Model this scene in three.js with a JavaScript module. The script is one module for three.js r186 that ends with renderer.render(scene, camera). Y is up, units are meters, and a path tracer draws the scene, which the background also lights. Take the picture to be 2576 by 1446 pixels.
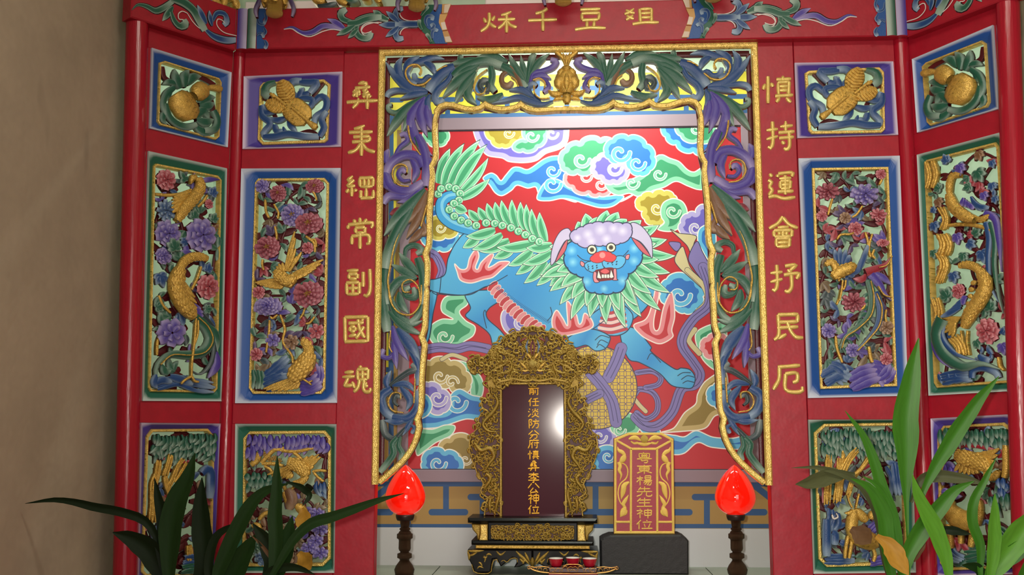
import * as THREE from 'three';
import { mergeGeometries, toCreasedNormals } from 'three/addons/utils/BufferGeometryUtils.js';
import { RectAreaLightUniformsLib } from 'three/addons/lights/RectAreaLightUniformsLib.js';
import { ImprovedNoise } from 'three/addons/math/ImprovedNoise.js';

// ---------------------------------------------------------------- camera, light, exposure
const scene = new THREE.Scene();
const renderer = new THREE.WebGLRenderer();
renderer.toneMapping = THREE.LinearToneMapping;
renderer.toneMappingExposure = 1.0;
renderer.shadowMap.enabled = true;
RectAreaLightUniformsLib.init();

const FOCAL = 2600, CX = 1288, CY = 723;                       // pixels of the 2576 x 1446 frame
const EYE = new THREE.Vector3(-0.006127, 1.353564, 2.622376);
const RX = [[0.998606863, 0.00805293936, 0.0521486672], [-0.000980983653, 0.990948382, -0.134239868], [-0.0527576629, 0.134001697, 0.989575755]];
const camera = new THREE.PerspectiveCamera(2 * Math.atan(CY / FOCAL) * 180 / Math.PI, 2576 / 1446, 0.05, 60);
camera.position.copy(EYE);
{
  const m = new THREE.Matrix4();
  m.makeBasis(new THREE.Vector3(RX[0][0], RX[1][0], RX[2][0]), new THREE.Vector3(RX[0][1], RX[1][1], RX[2][1]), new THREE.Vector3(RX[0][2], RX[1][2], RX[2][2]));
  camera.quaternion.setFromRotationMatrix(m);
}
scene.add(camera);
scene.background = new THREE.Color(0.75, 0.85, 1.0);

function areaLight(color, power, w, h, pos, target) {
  const l = new THREE.RectAreaLight(color, power, w, h);
  l.position.set(...pos); l.lookAt(...target); scene.add(l); return l;
}
// soft daylight in the doorway behind the photographer
areaLight(0xfff1e0, 3, 1.1, 1.7, [0.62, 1.65, 4.17], [0.3, 1.45, 0]);
// the camera's own flash, whose mirror image shows on the dark tablet and the lamp bulbs
const flash = new THREE.SpotLight(0xfff6ea, 9.5, 0, 0.66, 1, 2);
flash.position.set(EYE.x - 0.06, EYE.y + 0.035, EYE.z); flash.target.position.set(0.4, 1.7, 0);
flash.castShadow = true; flash.shadow.radius = 1; flash.shadow.mapSize.set(2048, 2048); scene.add(flash, flash.target);

// ---------------------------------------------------------------- random, names, frames
let seed = 12345;
const rnd = () => { seed = (seed * 1664525 + 1013904223) >>> 0; return seed / 4294967296; };
const rr = (a, b) => a + (b - a) * rnd();
const V3 = (x, y, z) => new THREE.Vector3(x, y, z);
const taken = {};
function numbered(n) { const k = taken[n] = (taken[n] ?? -1) + 1; return k ? n + '_' + String(k).padStart(3, '0') : n; }
function ray(px, py) {
  const d = [(px - CX) / FOCAL, -(py - CY) / FOCAL, -1];
  return V3(...RX.map(r => r[0] * d[0] + r[1] * d[1] + r[2] * d[2]));
}
// a plane of the place (a wall, the face of a board, the plane a thing stands in) with metres along it
class Frame {
  constructor(o, n) { this.o = o.clone(); this.n = n.clone().normalize(); this.v = V3(0, 1, 0); this.u = V3().crossVectors(this.v, this.n).normalize(); }
  l(px, py) {
    const r = ray(px, py), t = this.o.clone().sub(EYE).dot(this.n) / r.dot(this.n);
    const p = EYE.clone().addScaledVector(r, t).sub(this.o);
    return [p.dot(this.u), p.dot(this.v)];
  }
  w(x, y, z = 0) { return this.o.clone().addScaledVector(this.u, x).addScaledVector(this.v, y).addScaledVector(this.n, z); }
  off(h) { return new Frame(this.o.clone().addScaledVector(this.n, h), this.n); }
  at(x, y) { return new Frame(this.w(x, y), this.n); }
}
const crop = (x0, y0, s) => ({ x0, y0, s });
const nums = str => str.trim().split(/\s+/).map(q => q.split(',').map(Number));
const onto = (F, k, str) => (typeof str === 'string' ? nums(str) : str).map(([x, y]) => F.l(k.x0 + x / k.s, k.y0 + y / k.s));
const PX = crop(0, 0, 1);
function place(g, F) {
  const m = new THREE.Matrix4().makeBasis(F.u, F.v, F.n); m.setPosition(F.o);
  g.applyMatrix4(m); return g;
}
function tag(o, label, category, group, kind) {
  if (label) o.userData.label = label; if (category) o.userData.category = category;
  if (group) o.userData.group = group; if (kind) o.userData.kind = kind; return o;
}
// a thing: a Group standing in frame F
function thing(F, name, label, category, group) {
  const g = new THREE.Group(); g.name = numbered(name); tag(g, label, category, group); place(g, F); scene.add(g); return g;
}
function part(parent, name, geo, mat, label) {
  const m = new THREE.Mesh(geo, mat); m.name = name; m.castShadow = m.receiveShadow = true;
  if (label) m.userData.label = label; parent.add(m); return m;
}
function struct(name, geo, mat, label, category) {
  const m = new THREE.Mesh(geo, mat); m.name = name; m.castShadow = m.receiveShadow = true; m.userData.kind = 'structure';
  tag(m, label, category); scene.add(m); return m;
}

// ---------------------------------------------------------------- textures and materials
const noise = new ImprovedNoise();
function noiseTex(size, fn, srgb) {                            // tiles by blending over a torus-like wrap
  const d = new Uint8Array(size * size * 4);
  for (let j = 0; j < size; j++) for (let i = 0; i < size; i++) {
    const v = fn(i / size, j / size), k = (j * size + i) * 4;
    d[k] = v[0]; d[k + 1] = v[1]; d[k + 2] = v[2]; d[k + 3] = 255;
  }
  const t = new THREE.DataTexture(d, size, size); t.wrapS = t.wrapT = THREE.RepeatWrapping; t.magFilter = THREE.LinearFilter;
  t.minFilter = THREE.LinearMipmapLinearFilter; t.generateMipmaps = true;
  if (srgb) t.colorSpace = THREE.SRGBColorSpace; t.needsUpdate = true; return t;
}
function tn(x, y, f, z) {                                      // tileable noise
  const a = (u, v) => noise.noise(u * f, v * f, z);
  const bx = x, by = y;
  return (a(x, y) * (1 - bx) + a(x - 1, y) * bx) * (1 - by) + (a(x, y - 1) * (1 - bx) + a(x - 1, y - 1) * bx) * by;
}
const grey = v => { const q = Math.max(0, Math.min(255, v * 255)); return [q, q, q]; };
const bumpFine = noiseTex(256, (x, y) => grey(0.5 + 0.3 * tn(x, y, 40, 1) + 0.25 * tn(x, y, 90, 4)));
const bumpSoft = noiseTex(256, (x, y) => grey(0.5 + 0.45 * tn(x, y, 7, 2) + 0.2 * tn(x, y, 24, 5)));
const bumpBrush = noiseTex(256, (x, y) => grey(0.5 + 0.3 * tn(x, y * 0.25, 60, 3) + 0.2 * tn(x, y, 18, 8)));
const redMap = noiseTex(256, (x, y) => { const n = tn(x, y, 9, 6) * 0.10 + tn(x, y, 45, 7) * 0.05; return [160 * (1 + n), 19 + 18 * n, 40 * (1 + n)]; }, true);
const goldMap = noiseTex(256, (x, y) => { const n = tn(x, y, 14, 9) * 0.22 + tn(x, y, 60, 2) * 0.12; const w = tn(x, y, 26, 12) > 0.33 ? 0.72 : 1; return [224 * (1 + n) * w, 192 * (1 + n) * w, 104 * (1 + n) * w * w]; }, true);
const wallMap = noiseTex(512, (x, y) => {
  const n = tn(x, y, 4, 3) * 0.09 + tn(x, y, 15, 4) * 0.05 + tn(x, y, 60, 5) * 0.03, s = Math.max(0, tn(x, y * 0.3, 18, 11) - 0.28) * 0.5;
  return [168 * (1 + n - s), 152 * (1 + n - s), 131 * (1 + n - s)];
}, true);
const rep = (t, r) => { const c = t.clone(); c.repeat.set(r, r); c.needsUpdate = true; return c; };
const std = (color, rough, o = {}) => new THREE.MeshStandardMaterial({ color, roughness: rough, side: THREE.DoubleSide, ...o });
const M = {
  red: std(0xffffff, 0.42, { map: rep(redMap, 4), bumpMap: rep(bumpSoft, 5), bumpScale: 0.0006 }),
  redGloss: std(0xffffff, 0.24, { map: rep(redMap, 4), bumpMap: rep(bumpSoft, 6), bumpScale: 0.0005 }),
  redDark: std('#5d0d16', 0.6),
  gold: std(0xffffff, 0.3, { metalness: 0.4, map: rep(goldMap, 7), bumpMap: rep(bumpFine, 9), bumpScale: 0.0022 }),
  goldCarved: std('#ece0c8', 0.28, { metalness: 0.45, map: rep(goldMap, 9), bumpMap: rep(bumpFine, 14), bumpScale: 0.002 }),
  goldPaint: std('#d9bd6a', 0.34, { metalness: 0.35, bumpMap: rep(bumpFine, 12), bumpScale: 0.0006 }),
  paint: std(0xffffff, 0.42, { vertexColors: true, bumpMap: rep(bumpFine, 10), bumpScale: 0.0006 }),
  flat: std(0xffffff, 0.5, { vertexColors: true }),
  plaster: std(0xffffff, 0.9, { map: rep(wallMap, 0.9), bumpMap: rep(bumpSoft, 3), bumpScale: 0.002 }),
  mint: std('#c2dcc4', 0.85, { bumpMap: rep(bumpSoft, 3), bumpScale: 0.001 }),
  white: std('#c6cdd0', 0.7, { bumpMap: rep(bumpSoft, 3), bumpScale: 0.0006 }),
  black: new THREE.MeshPhysicalMaterial({ color: '#0a0808', roughness: 0.3, specularIntensity: 0.35, side: THREE.DoubleSide }),
  lacquer: new THREE.MeshPhysicalMaterial({ color: '#4a2a33', roughness: 0.105, specularIntensity: 0.34, side: THREE.DoubleSide }),
  yellow: std('#f2b92a', 0.4, { metalness: 0.2 }),
};
M.goldOld = M.goldCarved;
const col = h => new THREE.Color(h);

// ---------------------------------------------------------------- geometry helpers
function grid(rows, cols, pos, color, closed) {                // pos(i,j) -> [x,y,z]
  const p = [], c = [], uv = [], ix = [];
  for (let i = 0; i < rows; i++) for (let j = 0; j < cols; j++) {
    const q = pos(i, j); p.push(q[0], q[1], q[2]); uv.push(q[0], q[1]);
    if (color) { const k = color(i, j); c.push(k.r, k.g, k.b); }
  }
  const J = closed ? cols : cols - 1;
  for (let i = 0; i < rows - 1; i++) for (let j = 0; j < J; j++) {
    const a = i * cols + j, b = i * cols + (j + 1) % cols, d = a + cols, e = b + cols;
    ix.push(a, d, b, b, d, e);
  }
  const g = new THREE.BufferGeometry();
  g.setAttribute('position', new THREE.Float32BufferAttribute(p, 3)); g.setAttribute('uv', new THREE.Float32BufferAttribute(uv, 2));
  if (color) g.setAttribute('color', new THREE.Float32BufferAttribute(c, 3));
  g.setIndex(ix); g.computeVertexNormals(); return g;
}
const sm = (a, b, x) => { const t = Math.max(0, Math.min(1, (x - a) / (b - a))); return t * t * (3 - 2 * t); };
const lerp = (a, b, t) => a + (b - a) * t;
const at = (A, t) => { const x = t * (A.length - 1), i = Math.min(A.length - 2, Math.floor(x)); return lerp(A[i], A[i + 1], x - i); };
const PROF = {
  l: [0.3, 0.72, 0.97, 1, 0.86, 0.55, 0.06], t: [1, 1, 0.93, 0.8, 0.58, 0.32, 0.05], e: [0.8, 1, 1, 1, 1, 1, 0.8],
  c: [0.45, 0.66, 0.8, 0.88, 0.98, 1.12, 0.7], f: [0.35, 0.6, 0.85, 1, 0.98, 0.8, 0.35], s: [0.06, 0.42, 0.8, 1, 1, 0.9, 0.7], r: [0.55, 0.9, 1, 1, 1, 0.9, 0.5],
  d: [0.12, 0.5, 0.85, 1, 0.85, 0.5, 0.12], k: [0.75, 1.05, 0.72, 1, 0.7, 1.08, 0.8, 1, 0.7], q: [0.45, 0.95, 0.8, 1.05, 0.75, 0.95, 0.4],
};
// a carved stroke: swept along a smooth line in the plane, domed in front, flat at the back
function stroke(P, W, o = {}) {
  const { prof = 'l', h = W * 0.36, th = 0.01, z = 0, c, groove = 0, arch = 0, edge = 0.75, m = 7, side, tip } = o;
  let len = 0; for (let i = 1; i < P.length; i++) len += Math.hypot(P[i][0] - P[i - 1][0], P[i][1] - P[i - 1][1]);
  const n = Math.max(6, Math.min(o.most || 22, Math.ceil(len / (W * 0.4))));
  const pts = P.length > 2 ? new THREE.CatmullRomCurve3(P.map(q => V3(q[0], q[1], 0)), false, 'centripetal').getSpacedPoints(n) : Array.from({ length: n + 1 }, (_, i) => V3(lerp(P[0][0], P[1][0], i / n), lerp(P[0][1], P[1][1], i / n), 0));
  const A = typeof prof === 'string' ? PROF[prof] : prof, N = m + 2;
  const c1 = c && col(c[0]), c2 = c && col(c[1]), cs = col(side || '#4a0c14');
  const pos = (i, j) => {
    const t = i / n, a = pts[Math.max(0, i - 1)], b = pts[Math.min(n, i + 1)], L = Math.hypot(b.x - a.x, b.y - a.y) || 1;
    const nx = -(b.y - a.y) / L, ny = (b.x - a.x) / L, k = Math.max(0.04, at(A, t)), zz = z + arch * Math.sin(Math.PI * t);
    if (j >= m) { const s = j === m ? -0.9 : 0.9; return [pts[i].x + nx * s * k * W / 2, pts[i].y + ny * s * k * W / 2, zz - th]; }
    const an = Math.PI * j / (m - 1), s = Math.cos(an);
    const y = Math.sin(an) * h * Math.sqrt(k) * (1 - groove * Math.exp(-s * s * 14));
    return [pts[i].x + nx * s * k * W / 2, pts[i].y + ny * s * k * W / 2, zz + y];
  };
  const color = c && ((i, j) => {
    if (j >= m) return cs.clone();
    const t = i / n, s = Math.abs(Math.cos(Math.PI * j / (m - 1)));
    return c1.clone().lerp(c2, edge * Math.max(tip ? 0 : sm(0.45, 1, s) * 0.75, sm(tip ? 0.35 : 0.55, 1, t)));
  });
  return grid(n + 1, N, pos, color, true);
}
// a straight-sided band along a polyline with mitred corners
function band(P, w, h, o = {}) {
  const { th = 0.012, z = 0, closed = false, sec } = o, n = P.length;
  const S = sec || [[-0.5, -th], [-0.5, h * 0.55], [-0.3, h], [0.3, h], [0.5, h * 0.55], [0.5, -th]];
  const dir = (a, b) => { const L = Math.hypot(b[0] - a[0], b[1] - a[1]) || 1; return [(b[0] - a[0]) / L, (b[1] - a[1]) / L]; };
  const off = P.map((p, i) => {
    const a = closed || i > 0 ? dir(P[(i - 1 + n) % n], p) : dir(p, P[i + 1]), b = closed || i < n - 1 ? dir(p, P[(i + 1) % n]) : a;
    const nx = -(a[1] + b[1]), ny = a[0] + b[0], L = Math.hypot(nx, ny) || 1, k = Math.min(1.6, 1 / Math.max(0.3, (-a[1] * nx + a[0] * ny) / L));
    return [nx / L * k, ny / L * k];
  });
  const rows = closed ? n + 1 : n;
  const g = grid(rows, S.length, (i, j) => { const q = i % n; return [P[q][0] + off[q][0] * S[j][0] * w, P[q][1] + off[q][1] * S[j][0] * w, z + S[j][1]]; }, null, true);
  return toCreasedNormals(g, 0.5);
}
const smoothLine = (P, n) => new THREE.CatmullRomCurve3(P.map(q => V3(q[0], q[1], 0)), false, 'centripetal').getSpacedPoints(n).map(v => [v.x, v.y]);
const smoothLoop = (P, n) => { const a = new THREE.CatmullRomCurve3(P.map(q => V3(q[0], q[1], 0)), true, 'centripetal').getSpacedPoints(n).map(v => [v.x, v.y]); a.pop(); return a; };
const shapeOf = P => new THREE.Shape(P.map(p => new THREE.Vector2(p[0], p[1])));
// a board with this outline, from depth z0 to z1, edges eased by b
function prism(P, z0, z1, b = 0.001, holes = [], seg = 1) {
  const s = shapeOf(P); for (const h of holes) s.holes.push(new THREE.Path(h.map(p => new THREE.Vector2(p[0], p[1]))));
  const g = new THREE.ExtrudeGeometry(s, { depth: Math.max(1e-4, z1 - z0 - 2 * b), bevelEnabled: b > 0, bevelThickness: b, bevelSize: b, bevelOffset: -b, bevelSegments: seg, curveSegments: 4 });
  g.translate(0, 0, z0 + b); return g;
}
const rect = (x0, x1, y0, y1) => [[x0, y0], [x1, y0], [x1, y1], [x0, y1]];
const box = (x0, x1, y0, y1, z0, z1, b = 0.001) => prism(rect(x0, x1, y0, y1), z0, z1, b);
function paintAll(g, c) { const k = col(c), n = g.attributes.position.count, a = new Float32Array(n * 3); for (let i = 0; i < n; i++) a.set([k.r, k.g, k.b], i * 3); g.setAttribute('color', new THREE.BufferAttribute(a, 3)); return g; }
function merge(list) {
  const L = list.map(g => { let q = g.index ? g.toNonIndexed() : g; return q; });
  return mergeGeometries(L, false);
}
function inside(P, x, y) { let c = false; for (let i = 0, j = P.length - 1; i < P.length; j = i++) { const a = P[i], b = P[j]; if ((a[1] > y) !== (b[1] > y) && x < (b[0] - a[0]) * (y - a[1]) / (b[1] - a[1]) + a[0]) c = !c; } return c; }
function wx(x0, x1, y0, y1, z0, z1) {                          // a box in world metres with uv in metres
  const g = new THREE.BoxGeometry(x1 - x0, y1 - y0, z1 - z0); g.translate((x0 + x1) / 2, (y0 + y1) / 2, (z0 + z1) / 2);
  const p = g.attributes.position, n = g.attributes.normal, u = g.attributes.uv;
  for (let i = 0; i < p.count; i++) { const ax = Math.abs(n.getX(i)) > 0.5, ay = Math.abs(n.getY(i)) > 0.5; u.setXY(i, ax ? p.getZ(i) : p.getX(i), ay ? p.getZ(i) : p.getY(i)); }
  return g;
}
function lathe(P, seg = 40) { return new THREE.LatheGeometry(P.map(p => new THREE.Vector2(Math.max(1e-5, p[0]), p[1])), seg); }
const C = {
  b: ['#1a4279', '#93aabd'], g: ['#1c5744', '#9cb3a6'], p: ['#473a92', '#a094c0'], n: ['#6f4d33', '#ad937a'], r: ['#8c1a2b', '#cc8a92'],
  k: ['#27393f', '#82908f'], w: ['#d9d3cc', '#d9d3cc'], d: ['#4d0d16', '#5d141d'], o: ['#74202e', '#b06a78'], a: ['#3a2a55', '#8d7f9d'], e: ['#5b4a33', '#b2a184'],
};
// lines of "colour+profile width x,y x,y ..." traced in a crop, each one carved piece of its own; '#name' sets the name
function carve(T, map, scale, text, o = {}) {
  let name = 'leaf', i = 0; const dark = [];
  for (const line of text.trim().split('\n')) {
    const q = line.trim().split(/\s+/); if (!q[0]) continue;
    if (q[0][0] === '#') { name = q[0].slice(1); continue; }
    const [ck, pr] = q[0], W = q[1] * scale, P = q.slice(2).map(s => map(...s.split(',').map(Number)));
    const gold = ck === 'G', z = (o.z || 0) + (i++ % 6) * 0.0007 + (gold ? 0.003 : 0);
    const opt = { prof: pr, z, th: o.th ?? 0.012, h: W * (o.dome ?? 0.34), c: gold ? null : C[ck], groove: pr === 'l' && !gold ? (o.groove ?? 0.16) : 0, edge: o.edge ?? 0.75 };
    if (o.outline) for (const q of o.mirror ? [1, -1] : [1]) dark.push(stroke(P.map(p => [q * p[0], p[1]]), W + 0.0045, { prof: pr, z: 0.0001, th: 0.0008, h: 0.0004, c: ['#1d0a14', '#1d0a14'], m: 5 }));
    part(T, name, stroke(P, W, opt), gold ? (o.gold || M.goldCarved) : M.paint);
    if (o.mirror) part(T, name, stroke(P.map(p => [-p[0], p[1]]), W, opt), gold ? (o.gold || M.goldCarved) : M.paint);
  }
  if (dark.length) part(T, 'painted_outline', merge(dark), M.paint);
}
// ================================================================ the setting
const SHELF = 0.95, XL = -1.115, XR = 1.115, BACK = -0.5, FRONT = 4.2, CEIL = 3.05;
struct('floor', wx(XL - 0.1, XR + 0.1, -0.1, 0, BACK - 0.1, FRONT + 0.1), std('#8d8578', 0.6), 'grey tiled floor in front of the altar', 'floor');
struct('ceiling', wx(XL - 0.1, XR + 0.1, CEIL, CEIL + 0.1, BACK - 0.1, FRONT + 0.1), std('#cfd3c4', 0.9), 'pale ceiling above the shrine', 'ceiling');
struct('wall_back', wx(XL - 0.1, XR + 0.1, 0, CEIL, BACK - 0.1, BACK), M.mint, 'pale green plaster wall behind the carved screen', 'wall');
struct('wall_niche_side', wx(XL, XL + 0.004, SHELF, CEIL, BACK, 0.06), M.mint, 'pale green side wall seen through the dim wing', 'wall');
struct('wall_niche_end', wx(XR - 0.004, XR, SHELF, CEIL, BACK, 0.06), M.mint, 'pale green side wall seen through the ivy wing', 'wall');
struct('wall_left', wx(XL - 0.1, XL, 0, CEIL, BACK, FRONT), M.plaster, 'grey-brown stained plaster wall beside the red column', 'wall');
struct('wall_right', wx(XR, XR + 0.1, 0, CEIL, BACK, FRONT), M.plaster, 'grey plaster wall beside the bright wing of the screen', 'wall');
{ // wall behind the photographer with the doorway
  const g = [wx(XL, 0.05, 0, CEIL, FRONT, FRONT + 0.1), wx(0.05, XR, 2.52, CEIL, FRONT, FRONT + 0.1)];
  struct('wall_front', merge(g), M.plaster, 'plaster wall with the doorway', 'wall');
}
{ // masonry altar whose tiled top is the shelf
  const sh = struct('trim_1', wx(XL, XR, 0, SHELF - 0.012, BACK, 0.34), std('#8f2430', 0.5), 'masonry altar with pale tiled top under the tablets', 'altar');
  const tile = std('#8f9a8a', 0.35, { bumpMap: rep(bumpSoft, 5), bumpScale: 0.0004 });
  const xs = [XL, -0.77, -0.382, 0.005, 0.392, 0.78, XR], zs = [BACK, -0.13, 0.34];
  for (let i = 0; i < 6; i++) for (let j = 0; j < 2; j++) part(sh, 'tile', wx(xs[i] + 0.0015, xs[i + 1] - 0.0015, SHELF - 0.012, SHELF, zs[j] + 0.0015, zs[j + 1] - 0.0015), tile);
}

// ================================================================ planes of the carved screen
const cosd = a => Math.cos(a * Math.PI / 180), sind = a => Math.sin(a * Math.PI / 180);
const FS = new Frame(V3(0, SHELF, 0), V3(0, 0, 1));
const FL = new Frame(V3(-0.8908, SHELF, 0), V3(sind(52), 0, cosd(52)));
const FR = new Frame(V3(0.8886, SHELF, 0), V3(-sind(56), 0, cosd(56)));
const FB = FS.off(0.03), FLB = FL.off(0.028), FRB = FR.off(0.028), FW = new Frame(V3(0, SHELF, BACK), V3(0, 0, 1));
// crops of the photograph used for tracing
const K1 = crop(280, 0, 3.6147), K2 = crop(900, 0, 4.2533), K3 = crop(1400, 0, 4.2533), K4 = crop(1880, 0, 3.615), K5 = crop(340, 360, 2.0643), K6 = crop(580, 400, 2.2233);
const KB1 = crop(580, 1040, 3.5625), KB2 = crop(280, 1040, 3.561), KB3 = crop(60, 1140, 2.7116), K7 = crop(2000, 380, 2.2586), K8 = crop(2280, 330, 2.0946), KB4 = crop(1980, 860, 2.468);
const KA1 = crop(930, 260, 2.89), KA2 = crop(920, 720, 2.89), KM1 = crop(1060, 300, 3.4421), KM2 = crop(1380, 300, 3.4429), KM3 = crop(1060, 680, 2.679), KM4 = crop(1400, 680, 2.678);
const KT1 = crop(1160, 820, 3.614), KT2 = crop(1160, 1180, 5.435), KT3 = crop(1480, 1060, 3.7464), KL1 = crop(930, 1140, 4.726), KL2 = crop(1740, 1140, 4.725);
const mapOf = (F, k) => (x, y) => F.l(k.x0 + x / k.s, k.y0 + y / k.s);
const mpp = (F, k, x, y) => { const a = mapOf(F, k)(x, y), b = mapOf(F, k)(x, y + 10); return Math.hypot(a[0] - b[0], a[1] - b[1]) / 10; };   // metres of one crop pixel there

// ---- columns and corner posts
function post(F, x, z, r, y1, name, label, lean = 0) {
  const T = thing(F.at(x, 0), name, label, 'column');
  const P = [[r, 0], [r, y1 - 0.004], [r - 0.003, y1]];
  const g = lathe(P, 36); g.translate(0, 0, z);
  part(T, 'shaft', g, M.redGloss); T.rotateZ(lean);
  const f = lathe([[r * 1.18, 0], [r * 1.18, 0.02], [r * 1.02, 0.03]], 36); f.translate(0, 0, z); part(T, 'foot', f, M.redGloss);
}
{
  // the outer columns stand a little out of plumb
  const y1 = FL.l(345, 57)[1], out = (F, p, q) => { const a = F.l(...p), b = F.l(...q), s = (a[0] - b[0]) / (a[1] - b[1]); return [b[0] - s * b[1], -Math.atan(s)]; };
  const a = out(FL, [345, 60], [319, 1200]), b = out(FR, [2538, 100], [2572, 1200]);
  post(FL, a[0], 0.0, 0.0265, y1, 'round_column', 'round glossy red column beside the grey-brown plaster wall', a[1]);
  post(FR, b[0], 0.0, 0.0265, y1, 'round_column', 'round glossy red column at the outer edge of the ivy wing', b[1]);
  const c = FS.l(573, 900), d = FS.l(2311, 900);
  post(FS, c[0], -0.010, 0.0175, FS.l(600, 128)[1], 'corner_post', 'slim red corner post between the gourd wing and the purple fan panel');
  post(FS, d[0], -0.010, 0.0205, FS.l(2280, 90)[1], 'corner_post', 'slim red corner post behind the tall upright green leaf');
}

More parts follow.
